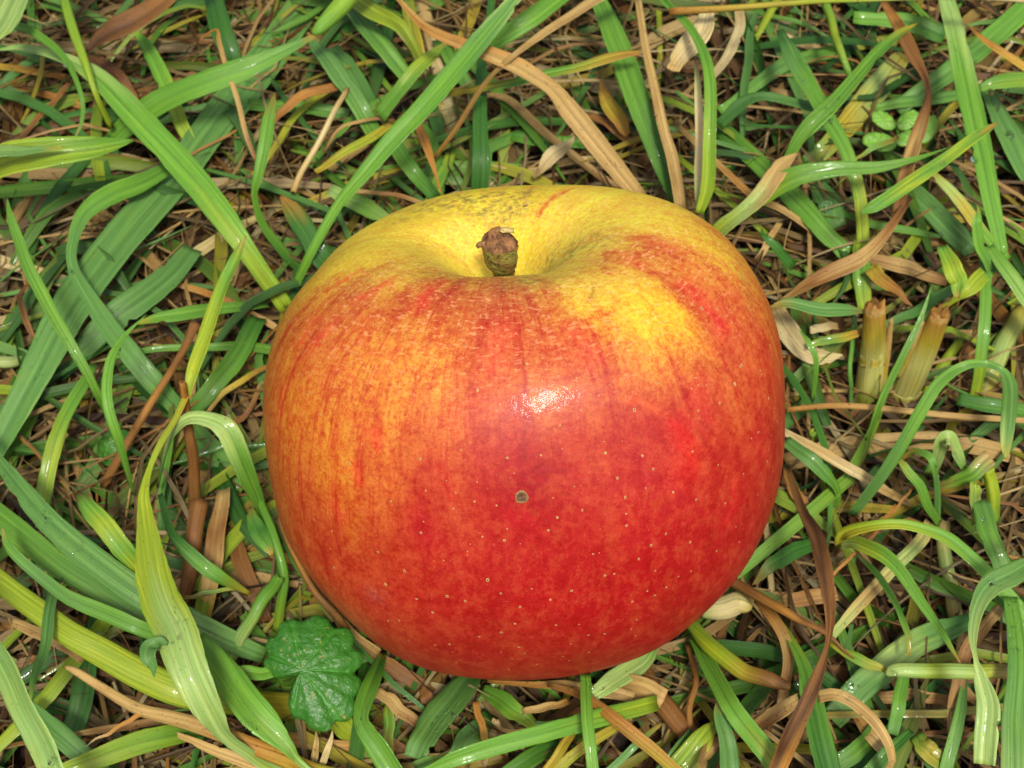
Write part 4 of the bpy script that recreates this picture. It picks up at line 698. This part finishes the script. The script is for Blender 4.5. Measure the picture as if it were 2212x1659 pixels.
# sooty smudges and russet near the cavity
sm = np.zeros(len(flat))
for reg, x, y, rmm, s_ in (('O', 930, 440, 6, .8), ('O', 990, 428, 6, .9), ('O', 1060, 425, 6, .9), ('O', 1120, 420, 5, .8), ('O', 1090, 455, 5, .8), ('O', 1040, 445, 5, .8), ('O', 870, 470, 4, .5),
                            ('O', 1230, 545, 4, .8), ('O', 1180, 575, 4, 1.0), ('O', 1150, 600, 3.5, .8), ('O', 1280, 520, 4, .6), ('O', 1110, 610, 3.5, .5), ('O', 900, 560, 5, .3), ('O', 920, 585, 4, .35), ('O', 800, 590, 5, .25)):
    p, _, _ = pick(x, y); sm = np.maximum(sm, min(1.2*s_, 1)*np.exp(-((flat - p)**2).sum(1)/(2*(rmm*.00068)**2)))
green = np.exp(-(SS.ravel()/.085)**2)
col = col*(1 - green[:, None]*.7) + np.array([.42, .46, .05])*green[:, None]*.7
upper = np.clip(1 - SS.ravel()/.55, 0, 1)
co = np.stack([.5*np.cos(AZ), .5*np.sin(AZ), SS], -1).reshape(-1, 3)
i = np.arange(nr_*na_).reshape(nr_, na_); j = np.roll(i, -1, 1)
Fq = np.stack([i[:-1], i[1:], j[1:], j[:-1]], -1).reshape(-1, 4)
nrm = np.cross(flat[Fq[5000][1]] - flat[Fq[5000][0]], flat[Fq[5000][2]] - flat[Fq[5000][0]])

k = NT('apple_skin'); base = k.attr('Col').outputs['Color']; sk = k.attr('skinco').outputs['Vector']; up_ = k.attr('upper').outputs['Fac']; smu = k.attr('smudge').outputs['Fac']
obj = k.n('ShaderNodeTexCoord').outputs['Object']
n1 = k.noise(k.scale(sk, (26, 26, 3.0)), 1, 3, .6); n2 = k.noise(k.scale(sk, (60, 60, 7)), 1, 3, .6); n3 = k.noise(obj, 520, 5, .75)
fine = k.noise(obj, 1500, 4, .8); dash = k.noise(k.scale(sk, (42, 42, 165)), 1, 2, .6); fl = k.noise(obj, 1700, 2, .5)
mot = k.attr('mottle').outputs['Fac']; bls = k.attr('blush').outputs['Fac']
n4 = k.noise(k.scale(sk, (14, 14, 6)), 1, 4, .6)
c = k.mix(k.mul(k.ramp(n4, .50, .66, 0, .7), mot), base, (.90, .50, .6), 'MULTIPLY')
c = k.mix(k.ramp(n4, .48, .36, 0, .5), c, (1.06, 1.3, 1.1), 'MULTIPLY')
c = k.mix(k.mul(k.ramp(n1, .54, .68, 0, .5), mot), c, (.90, .45, .55), 'MULTIPLY')
c = k.mix(k.mul(k.ramp(n2, .56, .70, 0, .5), mot), c, (.9, .5, .6), 'MULTIPLY')
c = k.mix(k.mul(k.ramp(n3, .48, .60, 0, .85), mot), c, (.90, .50, .55), 'MULTIPLY')
c = k.mix(k.mul(k.ramp(fine, .5, .58, 0, .8), mot), c, (.84, .46, .5), 'MULTIPLY')
c = k.mix(k.ramp(fine, .46, .38, 0, .6), c, (1.10, 1.35, 1.3), 'MULTIPLY')
st_ = k.noise(k.scale(sk, (34, 34, 4.5)), 1, 5, .7); s2_ = k.noise(k.scale(sk, (85, 85, 8)), 1, 4, .7)
c = k.mix(k.mul(k.ramp(st_, .53, .64, 0, .85), bls), c, (.84, .34, .5), 'MULTIPLY')
c = k.mix(k.mul(k.ramp(s2_, .55, .64, 0, .7), bls), c, (.88, .42, .55), 'MULTIPLY')
n5 = k.noise(k.scale(obj, (1, 1, .6)), 420, 6, .8)
c = k.mix(k.mul(k.ramp(n5, .48, .68, 0, .24), mot), c, (.50, .12, .03))
c = k.mix(k.mul(k.ramp(n5, .50, .36, 0, .7), mot), c, (.82, .5, .6), 'MULTIPLY')
c = k.mix(k.mul(k.ramp(dash, .57, .66, 0, .65), up_), c, (.80, .48, .20))
c = k.mix(k.mul(k.ramp(dash, .44, .32, 0, .5), up_), c, (.85, .6, .5), 'MULTIPLY')
c = k.mix(k.mul(k.ramp(fl, .67, .75, 0, .5), k.ramp(up_, 0, .35, .18, 1)), c, (.72, .36, .14))
ru = k.noise(k.scale(sk, (30, 30, 90)), 1, 4, .7)
c = k.mix(k.mul(k.ramp(ru, .42, .62, .1, 1), smu), c, (.16, .12, .025))
k.l(c, k.bsdf.inputs['Base Color'])
k.l(k.ramp(n3, .3, .7, .60, .48), k.bsdf.inputs['Roughness']); k.bsdf.inputs['Specular IOR Level'].default_value = .22
k.bsdf.inputs['Coat Weight'].default_value = .11; k.bsdf.inputs['Coat Roughness'].default_value = .10
bh = k.noise(obj, 900, 3, .6); nb = k.bump(bh, .22, .00035); k.l(nb, k.bsdf.inputs['Normal'])
nb2 = k.bump(k.noise(obj, 650, 4, .6), .22, .0005); k.l(nb2, k.bsdf.inputs['Coat Normal'])
M_SKIN = k.m

gr_ = col[:, 1]/col[:, 0]
apple = empty('apple', (float(AC[0]), float(AC[1]), float(P[..., 2].min())))
tag(apple, 'large ripe apple, red and orange with a yellow crown, lying in wet grass', 'apple')
org = np.array(apple.location)
skin = mesh_obj('skin', flat, Fq if nrm@(flat[Fq[5000][0]] - AC) > 0 else Fq[:, ::-1], M_SKIN, apple, col, None, org,
                extra={'blush': np.clip((gr_ - .05)/.08, 0, 1)*np.clip((.80 - gr_)/.35, 0, 1), 'mottle': np.clip((.92 - gr_)/.4, .45, 1), 'skinco': co, 'upper': upper, 'smudge': sm})
# stem: curved shaft leaning to the viewer with a broken end
floor_ = P[0].mean(0)
tip = at(1078, 524, floor_[2] + .0145)
mid = floor_*.5 + tip*.5 + np.array([0, .0015, .0005])
G = cr(np.array([[*(floor_ - (tip - floor_)*.12), .0032], [*(floor_*.75 + tip*.25 + np.array([0, .001, 0])), .0031], [*mid, .0034], [*(floor_*.25 + tip*.75), .0046], [*tip, .0053]]), 8)
m = 28; Ps = G[:, :3]; T, S, N = frame(Ps, unit(np.array([[0, -1., .6]])))
ph = np.linspace(0, 2*math.pi, m, endpoint=False)
lump = 1 + nrng.normal(0, .035, (len(Ps), m)) + .06*np.cos(2*ph + 1)[None]
R = G[:, 3:4]/2*lump
V = Ps[:, None] + S[:, None]*(np.cos(ph)*R)[..., None] + N[:, None]*(np.sin(ph)*R)[..., None]
ii = np.arange(len(Ps)*m).reshape(-1, m); jj = np.roll(ii, -1, 1)
kk = NT('stem_bark'); tcs = kk.n('ShaderNodeTexCoord').outputs['Object']
a1 = kk.noise(tcs, 420, 4, .65); a2 = kk.noise(tcs, 1100, 2, .5)
cc = kk.mix(kk.ramp(a1, .42, .62), (.20, .18, .035), (.15, .075, .022)); cc = kk.mix(kk.ramp(a2, .58, .66, 0, .9), cc, (.025, .018, .008))
kk.l(cc, kk.bsdf.inputs['Base Color']); kk.bsdf.inputs['Roughness'].default_value = .42; kk.l(kk.bump(a2, .8, .0006), kk.bsdf.inputs['Normal'])
stem = mesh_obj('stem', V.reshape(-1, 3), np.stack([ii[:-1], jj[:-1], jj[1:], ii[1:]], -1).reshape(-1, 4), kk.m, apple, None, None, org)
Tt = unit(tip - Ps[-4]); Tt = unit(Tt + 1.3*unit(CAM - tip)); Sx = unit(np.cross(Tt, [0, 1, .3])); Sy = np.cross(Tt, Sx)
Vc = [tip + Tt*.0004]; 
for q in range(1, 7):
    for a in ph:
        rr_ = .00272*q/6*(1 + .05*math.cos(2*a + 1)); bump_ = (.0006 - .0009*(q/6)**2) + nrng.normal(0, .00022) + .0005*math.sin(3*a + q)*(q/6)
        if q == 6: bump_ -= .0006
        Vc.append(tip + Sx*math.cos(a)*rr_ + Sy*math.sin(a)*rr_ + Tt*bump_)
Fc = [[0, 1 + q, 1 + (q + 1) % m] for q in range(m)]
for q in range(5):
    for a in range(m): Fc.append([1 + q*m + a, 1 + (q + 1)*m + a, 1 + (q + 1)*m + (a + 1) % m, 1 + q*m + (a + 1) % m])
mesh_obj('broken_end', np.array(Vc), Fc, M_CUT, stem, None, None, org).location = (0, 0, 0)
def small_tube(name, pts, parent, mat, m_=8):
    G = cr(np.array(pts), 4); V, Fq, col, uv = tube_mesh(G[:, :3], G[:, 3], ['s', 's'], .8, rng, m_)
    o = mesh_obj(name, V, Fq, mat, parent, col, uv, org); o.location = (0, 0, 0); return o
t2 = on_plane(1088, 497, tip, TOCAM); t3 = on_plane(1110, 499, tip, TOCAM)
small_tube('splinter', [[*(tip + (t2 - tip)*.8), .0011], [*t2, .0010], [*t3, .0008]], stem, M_SPLINT)
w0 = on_plane(1036, 528, tip - Tt*.001, TOCAM); small_tube('wart', [[*(w0*.7 + tip*.3), .0011], [*w0, .0010], [*(w0 + np.array([-.0004, 0, -.0006])), .0006]], stem, M_SCAB)

# lenticels, scab and scar on the skin
def disc_mesh(name, mats, seed, rim=0.):
    r = random.Random(seed); V = [(0, 0, .16)]; m_ = 9; Fc = []; mi = []
    for q, (f_, z) in enumerate(((.42, .22), (.70 if rim else .85, .16), (1.05, -.12))):
        for a in range(m_):
            t = 2*math.pi*a/m_; rr_ = f_*(1 + r.uniform(-.14, .14)); V.append((rr_*math.cos(t), rr_*math.sin(t), z + (rim if q == 1 else 0)))
    for a in range(m_): Fc.append((0, 1 + a, 1 + (a + 1) % m_)); mi.append(1)
    for q in range(2):
        for a in range(m_): Fc.append((1 + q*m_ + a, 1 + (q + 1)*m_ + a, 1 + (q + 1)*m_ + (a + 1) % m_, 1 + q*m_ + (a + 1) % m_)); mi.append(1 if (rim and q == 0) else 0)
    me = bpy.data.meshes.new(name); me.from_pydata(V, [], Fc); [me.materials.append(x) for x in mats]
    me.polygons.foreach_set('material_index', mi); me.polygons.foreach_set('use_smooth', [True]*len(Fc)); me.update(); return me
LM = [disc_mesh('lenticel', (M_LENT, M_LENT2), s_) for s_ in range(4)] + [disc_mesh('lenticel', (M_LENT, M_LENT), s_ + 9) for s_ in range(2)]
def stick(me, name, reg, x, y, dpx, parent, sx=1., sz=.30):
    p, nv_, ix = pick(*px(reg, x, y)); rad = dpx/REG[reg][2]/2*np.linalg.norm(p - CAM)/F
    tz = Vector(nv_.tolist()); tx = Vector(dV[ix].tolist()).normalized(); tx = (tx - tz*tx.dot(tz)).normalized(); ty = tz.cross(tx)
    o = bpy.data.objects.new(name, me); scene.collection.objects.link(o); o.parent = parent
    R_ = Matrix((tx, ty, tz)).transposed().to_4x4(); loc = Vector((p - org).tolist())
    o.matrix_basis = Matrix.Translation(loc) @ R_ @ Matrix.Diagonal((rad*sx, rad, rad*sz, 1)); return o
LENT = {'X': "776,800,24 1318,785,20 865,645,12 600,1187,17 1573,1158,19 1932,1142,20 1092,1113,20 1610,1048,12 1760,962,13 2008,762,28 992,1505,20 1330,1338,20 1350,1265,12 1808,1372,18 1972,1425,22 1995,1328,16 638,1622,17 610,1470,12 1685,1512,13 1515,1555,16 533,405,24 440,258,22 1780,228,24 2168,30,24 635,1335,16 495,1245,15 350,955,16 1527,950,11 1360,1025,14 1752,1093,14 2048,890,11 1705,655,13 1658,690,20 988,1360,12 742,1468,11",
        'Y': "182,735,20 330,500,20 498,398,22 915,398,24 1095,160,20 1390,127,16 1705,170,24 1588,335,26 1428,388,20 1755,35,20 1912,107,22 685,725,26 976,763,18 1060,850,19 795,940,21 1000,1003,18 850,1082,20 1225,1032,21 1385,715,22 1413,1090,22 1578,815,20 1775,873,17 1888,560,30 1992,583,17 1842,622,18 1967,783,16 1885,1057,16 1632,1122,22 508,1172,21 323,1222,20 845,1200,20 858,1308,21 243,1325,23 1170,1360,20 1362,1422,20 1058,1453,20 592,1525,18 942,1557,18 1575,1487,20 1710,1303,15 1747,1418,14 1093,1648,17 1365,1655,15 2045,480,15 1975,307,15 2010,873,14 648,262,13 838,638,11 685,623,12 1430,185,11 1480,203,9 1365,215,10 358,700,10 500,968,9 557,890,9 287,1072,9 440,980,9",
        'G': "235,265,20 410,390,18 283,465,21 490,567,20 678,553,22 797,576,17 1042,538,19 1157,612,16 1242,508,16 1357,568,19 1500,522,19 942,440,22 1706,407,19 1780,402,18 1892,587,18 1990,522,13 2038,545,13 2108,498,13 2045,385,18 2185,427,13 1922,305,16 1632,282,16 2018,223,18 2110,147,16 1850,103,18 1030,782,19 1125,735,19 1398,735,19 1550,732,15 890,820,18 1710,797,18 1603,802,15 1482,862,13 1148,882,18 1040,912,13 1183,923,13 1440,943,13 1612,918,12 1912,708,13 1885,765,13 1916,806,13 373,708,18 304,707,13 585,657,15 612,867,15 706,862,15 440,845,15 717,918,13 850,1000,12 1087,1028,12 1265,995,13 740,988,12 1480,970,16 1110,965,12 515,128,17 532,66,9 910,157,14 1045,198,20 1343,117,21 840,216,9 812,272,9 1150,207,9 1672,265,9 1410,32,17",
        'Z': "1448,1125,20 1570,1150,22 990,665,18 1760,1590,22 1910,1640,18 1690,1250,12 1590,1320,14 890,1405,14 1680,1160,12 1840,1220,14 1920,1325,13 1980,1420,13 2010,1390,11",
        'T': "1665,1430,18 1383,1415,18 895,895,16 1195,1325,15 800,1180,12 650,1105,11 1380,1580,11 945,1640,11"}
cnt = 0
for reg, s_ in LENT.items():
    for tok in s_.split():
        x, y, d_ = [float(v) for v in tok.split(',')]
        stick(LM[cnt % 6 if d_ > 15 else 4 + cnt % 2], 'lenticel', reg, x, y, d_*rng.uniform(.8, 1.15), skin, rng.uniform(.8, 1.5)); cnt += 1
o = stick(disc_mesh('scab', (M_SCAB, M_SCABC), 3, .5), 'scab', 'X', 2113, 1072, 112, skin, 1.0, .16); o['label'] = 'round brown sunken scab'
o = stick(disc_mesh('scar', (M_SCAB, M_SCAB), 5), 'scar', 'Z', 50, 330, 60, skin, .5, .15); o['label'] = 'small brown scar on the yellow crown'

# ------------------------------------------------------------------ thatch and low grass (uncountable)
def strips(name, count, zlo, zhi, lens, wids, codes, mat, label, cat, upright, seed, dark):
    r = np.random.default_rng(seed); VV, FF, CC, UU = [], [], [], []; off = 0; nv = 8; made = 0; tries = 0
    while made < count and tries < count*3:
        tries += 1
        x0, y0 = r.uniform(-.23, .23), r.uniform(-.15, .28)
        L_ = r.uniform(*lens); a = r.uniform(0, 2*math.pi); bend = r.normal(0, .7); kink = r.uniform(.2, .8)
        t = np.linspace(0, 1, nv); ang = a + bend*t + (t > kink)*r.normal(0, .35)
        z0 = r.uniform(zlo, zhi); z1 = r.uniform(zlo, zhi); arch = r.uniform(0, upright)
        Pc = np.stack([x0 + np.cumsum(np.cos(ang))*L_/nv, y0 + np.cumsum(np.sin(ang))*L_/nv, z0 + (z1 - z0)*t + arch*np.sin(t*math.pi)], -1)
        ins = inside_apple(Pc, .001)
        if ins.any():
            if ins.mean() > .5: continue
            Pc[:, 2] = np.where(inside_apple(Pc, .002), r.uniform(.0, .003), Pc[:, 2])
            if inside_apple(Pc, .0).any(): continue
        w = r.uniform(*wids)*(1 - .85*np.clip((t - .55)/.45, 0, 1)**1.5)*(.6 + .4*np.clip(t*5, 0, 1)); tlt = r.normal(0, .5)
        T = unit(np.gradient(Pc, axis=0)); S = unit(np.cross(np.array([0, -.25, 1.])[None], T)); N = np.cross(T, S)
        S2 = S*math.cos(tlt) + N*math.sin(tlt); N2 = np.cross(T, S2); f_ = r.uniform(.1, .6)
        V = np.stack([Pc - S2*w[:, None]/2 + N2*(f_*w/2)[:, None], Pc, Pc + S2*w[:, None]/2 + N2*(f_*w/2)[:, None]], 1).reshape(-1, 3)
        i = np.arange(nv*3).reshape(nv, 3) + off
        FF.append(np.stack([i[:-1, :-1], i[:-1, 1:], i[1:, 1:], i[1:, :-1]], -1).reshape(-1, 4)); off += nv*3
        ca, cb = codes[r.integers(len(codes))], codes[r.integers(len(codes))]
        cc = (PAL[ca]*(1 - t[:, None]) + (PAL[cb]*.5 + PAL[ca]*.5)*t[:, None])*r.uniform(*dark)
        CC.append(np.repeat(cc, 3, 0)); sd = r.uniform(0, 90)
        UU.append(np.stack([np.tile([-1, 0, 1], nv)*np.repeat(w, 3)*500, np.repeat(t*L_*1000, 3), np.full(nv*3, sd)], -1)); VV.append(V); made += 1
    o = mesh_obj(name, np.vstack(VV), np.vstack(FF), mat, None, np.vstack(CC), np.vstack(UU))
    return tag(o, label, cat, kind='stuff')
strips('dead_thatch', 5400, .0008, .0085, (.035, .10), (.0004, .0019), 'ssobbsdscbs', M_DRY, 'tangled mat of brown dead grass covering the soil', 'thatch', .004, 1, (.10, .62))
strips('flattened_straw', 1150, .002, .0095, (.03, .085), (.0014, .0034), 'sscosby', M_DRY, 'flattened golden straw matted between the grass blades', 'straw', .004, 5, (.3, .95))
strips('dry_rootlets', 5200, .001, .0125, (.025, .085), (.0002, .0009), 'sosbscsd', M_DRY, 'fine brown thread-like dead grass tangled over the soil', 'thatch', .006, 2, (.2, .85))
strips('low_grass', 2100, .002, .0125, (.025, .075), (.0008, .0032), 'gGGulgyGu', M_LIVE, 'low tangled green grass beneath the larger blades', 'grass', .006, 3, (.5, 1.))

# ------------------------------------------------------------------ water drops on blades and apple
bpy.context.view_layer.update(); dg = bpy.context.evaluated_depsgraph_get()
bm = bmesh.new(); bmesh.ops.create_icosphere(bm, subdivisions=3, radius=1.0)
for v in bm.verts: v.co.z = max(v.co.z, -.35)*.62
for f in bm.faces: f.smooth = True
ME_DROP = bpy.data.meshes.new('water_drop'); bm.to_mesh(ME_DROP); bm.free(); ME_DROP.materials.append(M_WATER)
DROPS = "A597,548,20 A430,425,34 A935,1180,16 D470,105,38 D1515,695,32 D205,722,16 D795,803,22 D775,605,26 D650,400,16 F1160,815,40 F1120,850,26 F640,790,26 C945,275,38 C1295,395,52 C790,525,22 C450,635,22 C955,790,38 C930,1345,105 C1670,1295,58 C1640,1345,32 C1690,1385,32 C2115,880,70 C1885,1040,56 C1685,1060,36 C575,1055,24 C1040,680,20 C1010,640,20 C1860,690,16 C1915,850,18 C1670,1520,40 E1680,1210,48 E1715,1240,28 E1888,580,18 H1370,1045,44 H1080,1110,50 H1090,1215,44 H1945,50,30 G660,1485,24 G120,1385,18 G240,1410,14"
def hit(x, y):
    d = ray(x, y); ok, loc, nv_, _, ob, _ = scene.ray_cast(dg, Vector(CAM.tolist()), Vector(d.tolist()))
    if not ok: return None
    nv_ = nv_ if nv_.dot(Vector(d.tolist())) < 0 else -nv_; return np.array(loc), nv_, ob
drops = []
for tok in DROPS.split():
    x, y, d_ = [float(v) for v in tok[1:].split(',')]; hh = hit(*px(tok[0], x, y))
    if hh is None: continue
    p, nv_, ob = hh; rad = d_/3/2*np.linalg.norm(p - CAM)/F
    top = ob if ob.parent is None else (ob.parent if ob.parent.parent is None else ob.parent.parent)
    if top.get('kind') or not top.get('label'): continue
    o = bpy.data.objects.new('water_drop', ME_DROP); scene.collection.objects.link(o)
    R_ = nv_.to_track_quat('Z', 'Y').to_matrix().to_4x4()
    o.matrix_basis = Matrix.Translation(Vector((p).tolist()) + nv_*rad*.18) @ R_ @ Matrix.Diagonal((rad, rad*rng.uniform(.75, 1), rad*.9, 1))
    drops.append((top['label'], px(tok[0], x, y)[1], o))
STOP = set("the of a to and with at from in on its by behind under below above down right left slanting near beside between that an like apple's over standing lying".split())
for lb in sorted(set(d[0] for d in drops)):
    mine = sorted([d for d in drops if d[0] == lb], key=lambda d: d[1])
    for q, (_, _, o) in enumerate(mine):
        which = '' if len(mine) == 1 else (('upper ', 'lower ') if len(mine) == 2 else ('topmost ', 'second highest ', 'third highest ', 'fourth highest ', 'fifth highest '))[q]
        words = (which + 'clear water drop on the ' + lb).split()[:16]
        while words[-1] in STOP: words.pop()
        tag(o, ' '.join(words), 'water drop', 'clear water drops on the grass')
DEW = "F300,40,150,120,60 F480,200,120,90,30 F1170,700,60,60,12 F340,1600,60,80,30 C790,470,60,120,26 C1750,250,40,200,26 C950,700,140,120,36 E1780,1300,40,90,24 E1640,1420,20,120,14 G700,1330,120,110,60 G150,1350,60,90,26 H2160,800,60,300,40 H1080,1160,80,80,30 H2000,480,90,40,20 D480,600,120,200,30 D250,750,80,250,30 C1640,1330,100,80,24 F1600,1380,60,60,40 F1950,700,160,40,40 G1680,1120,60,50,30 H1640,1500,80,60,30 C560,1380,60,30,24 D60,1500,90,90,40"
bm = bmesh.new()
for tok in DEW.split():
    x, y, rx, ry, n_ = [float(v) for v in tok[1:].split(',')]
    for _ in range(int(n_)):
        hh = hit(*px(tok[0], rng.gauss(x, rx*.6), rng.gauss(y, ry*.6)))
        if hh is None or hh[2].name.startswith(('dead', 'flat', 'low', 'dry_root', 'ground', 'water', 'skin')): continue
        p, nv_, _ = hh; rad = rng.uniform(.0001, .0003)
        bmesh.ops.create_icosphere(bm, subdivisions=1, radius=rad, matrix=Matrix.Translation(Vector(p.tolist()) + nv_*rad*.3))
for f in bm.faces: f.smooth = True
me = bpy.data.meshes.new('dew'); bm.to_mesh(me); bm.free(); me.materials.append(M_WATER)
o = bpy.data.objects.new('dew', me); scene.collection.objects.link(o)
tag(o, 'fine beads of dew scattered on the wet grass blades', 'dew', kind='stuff')
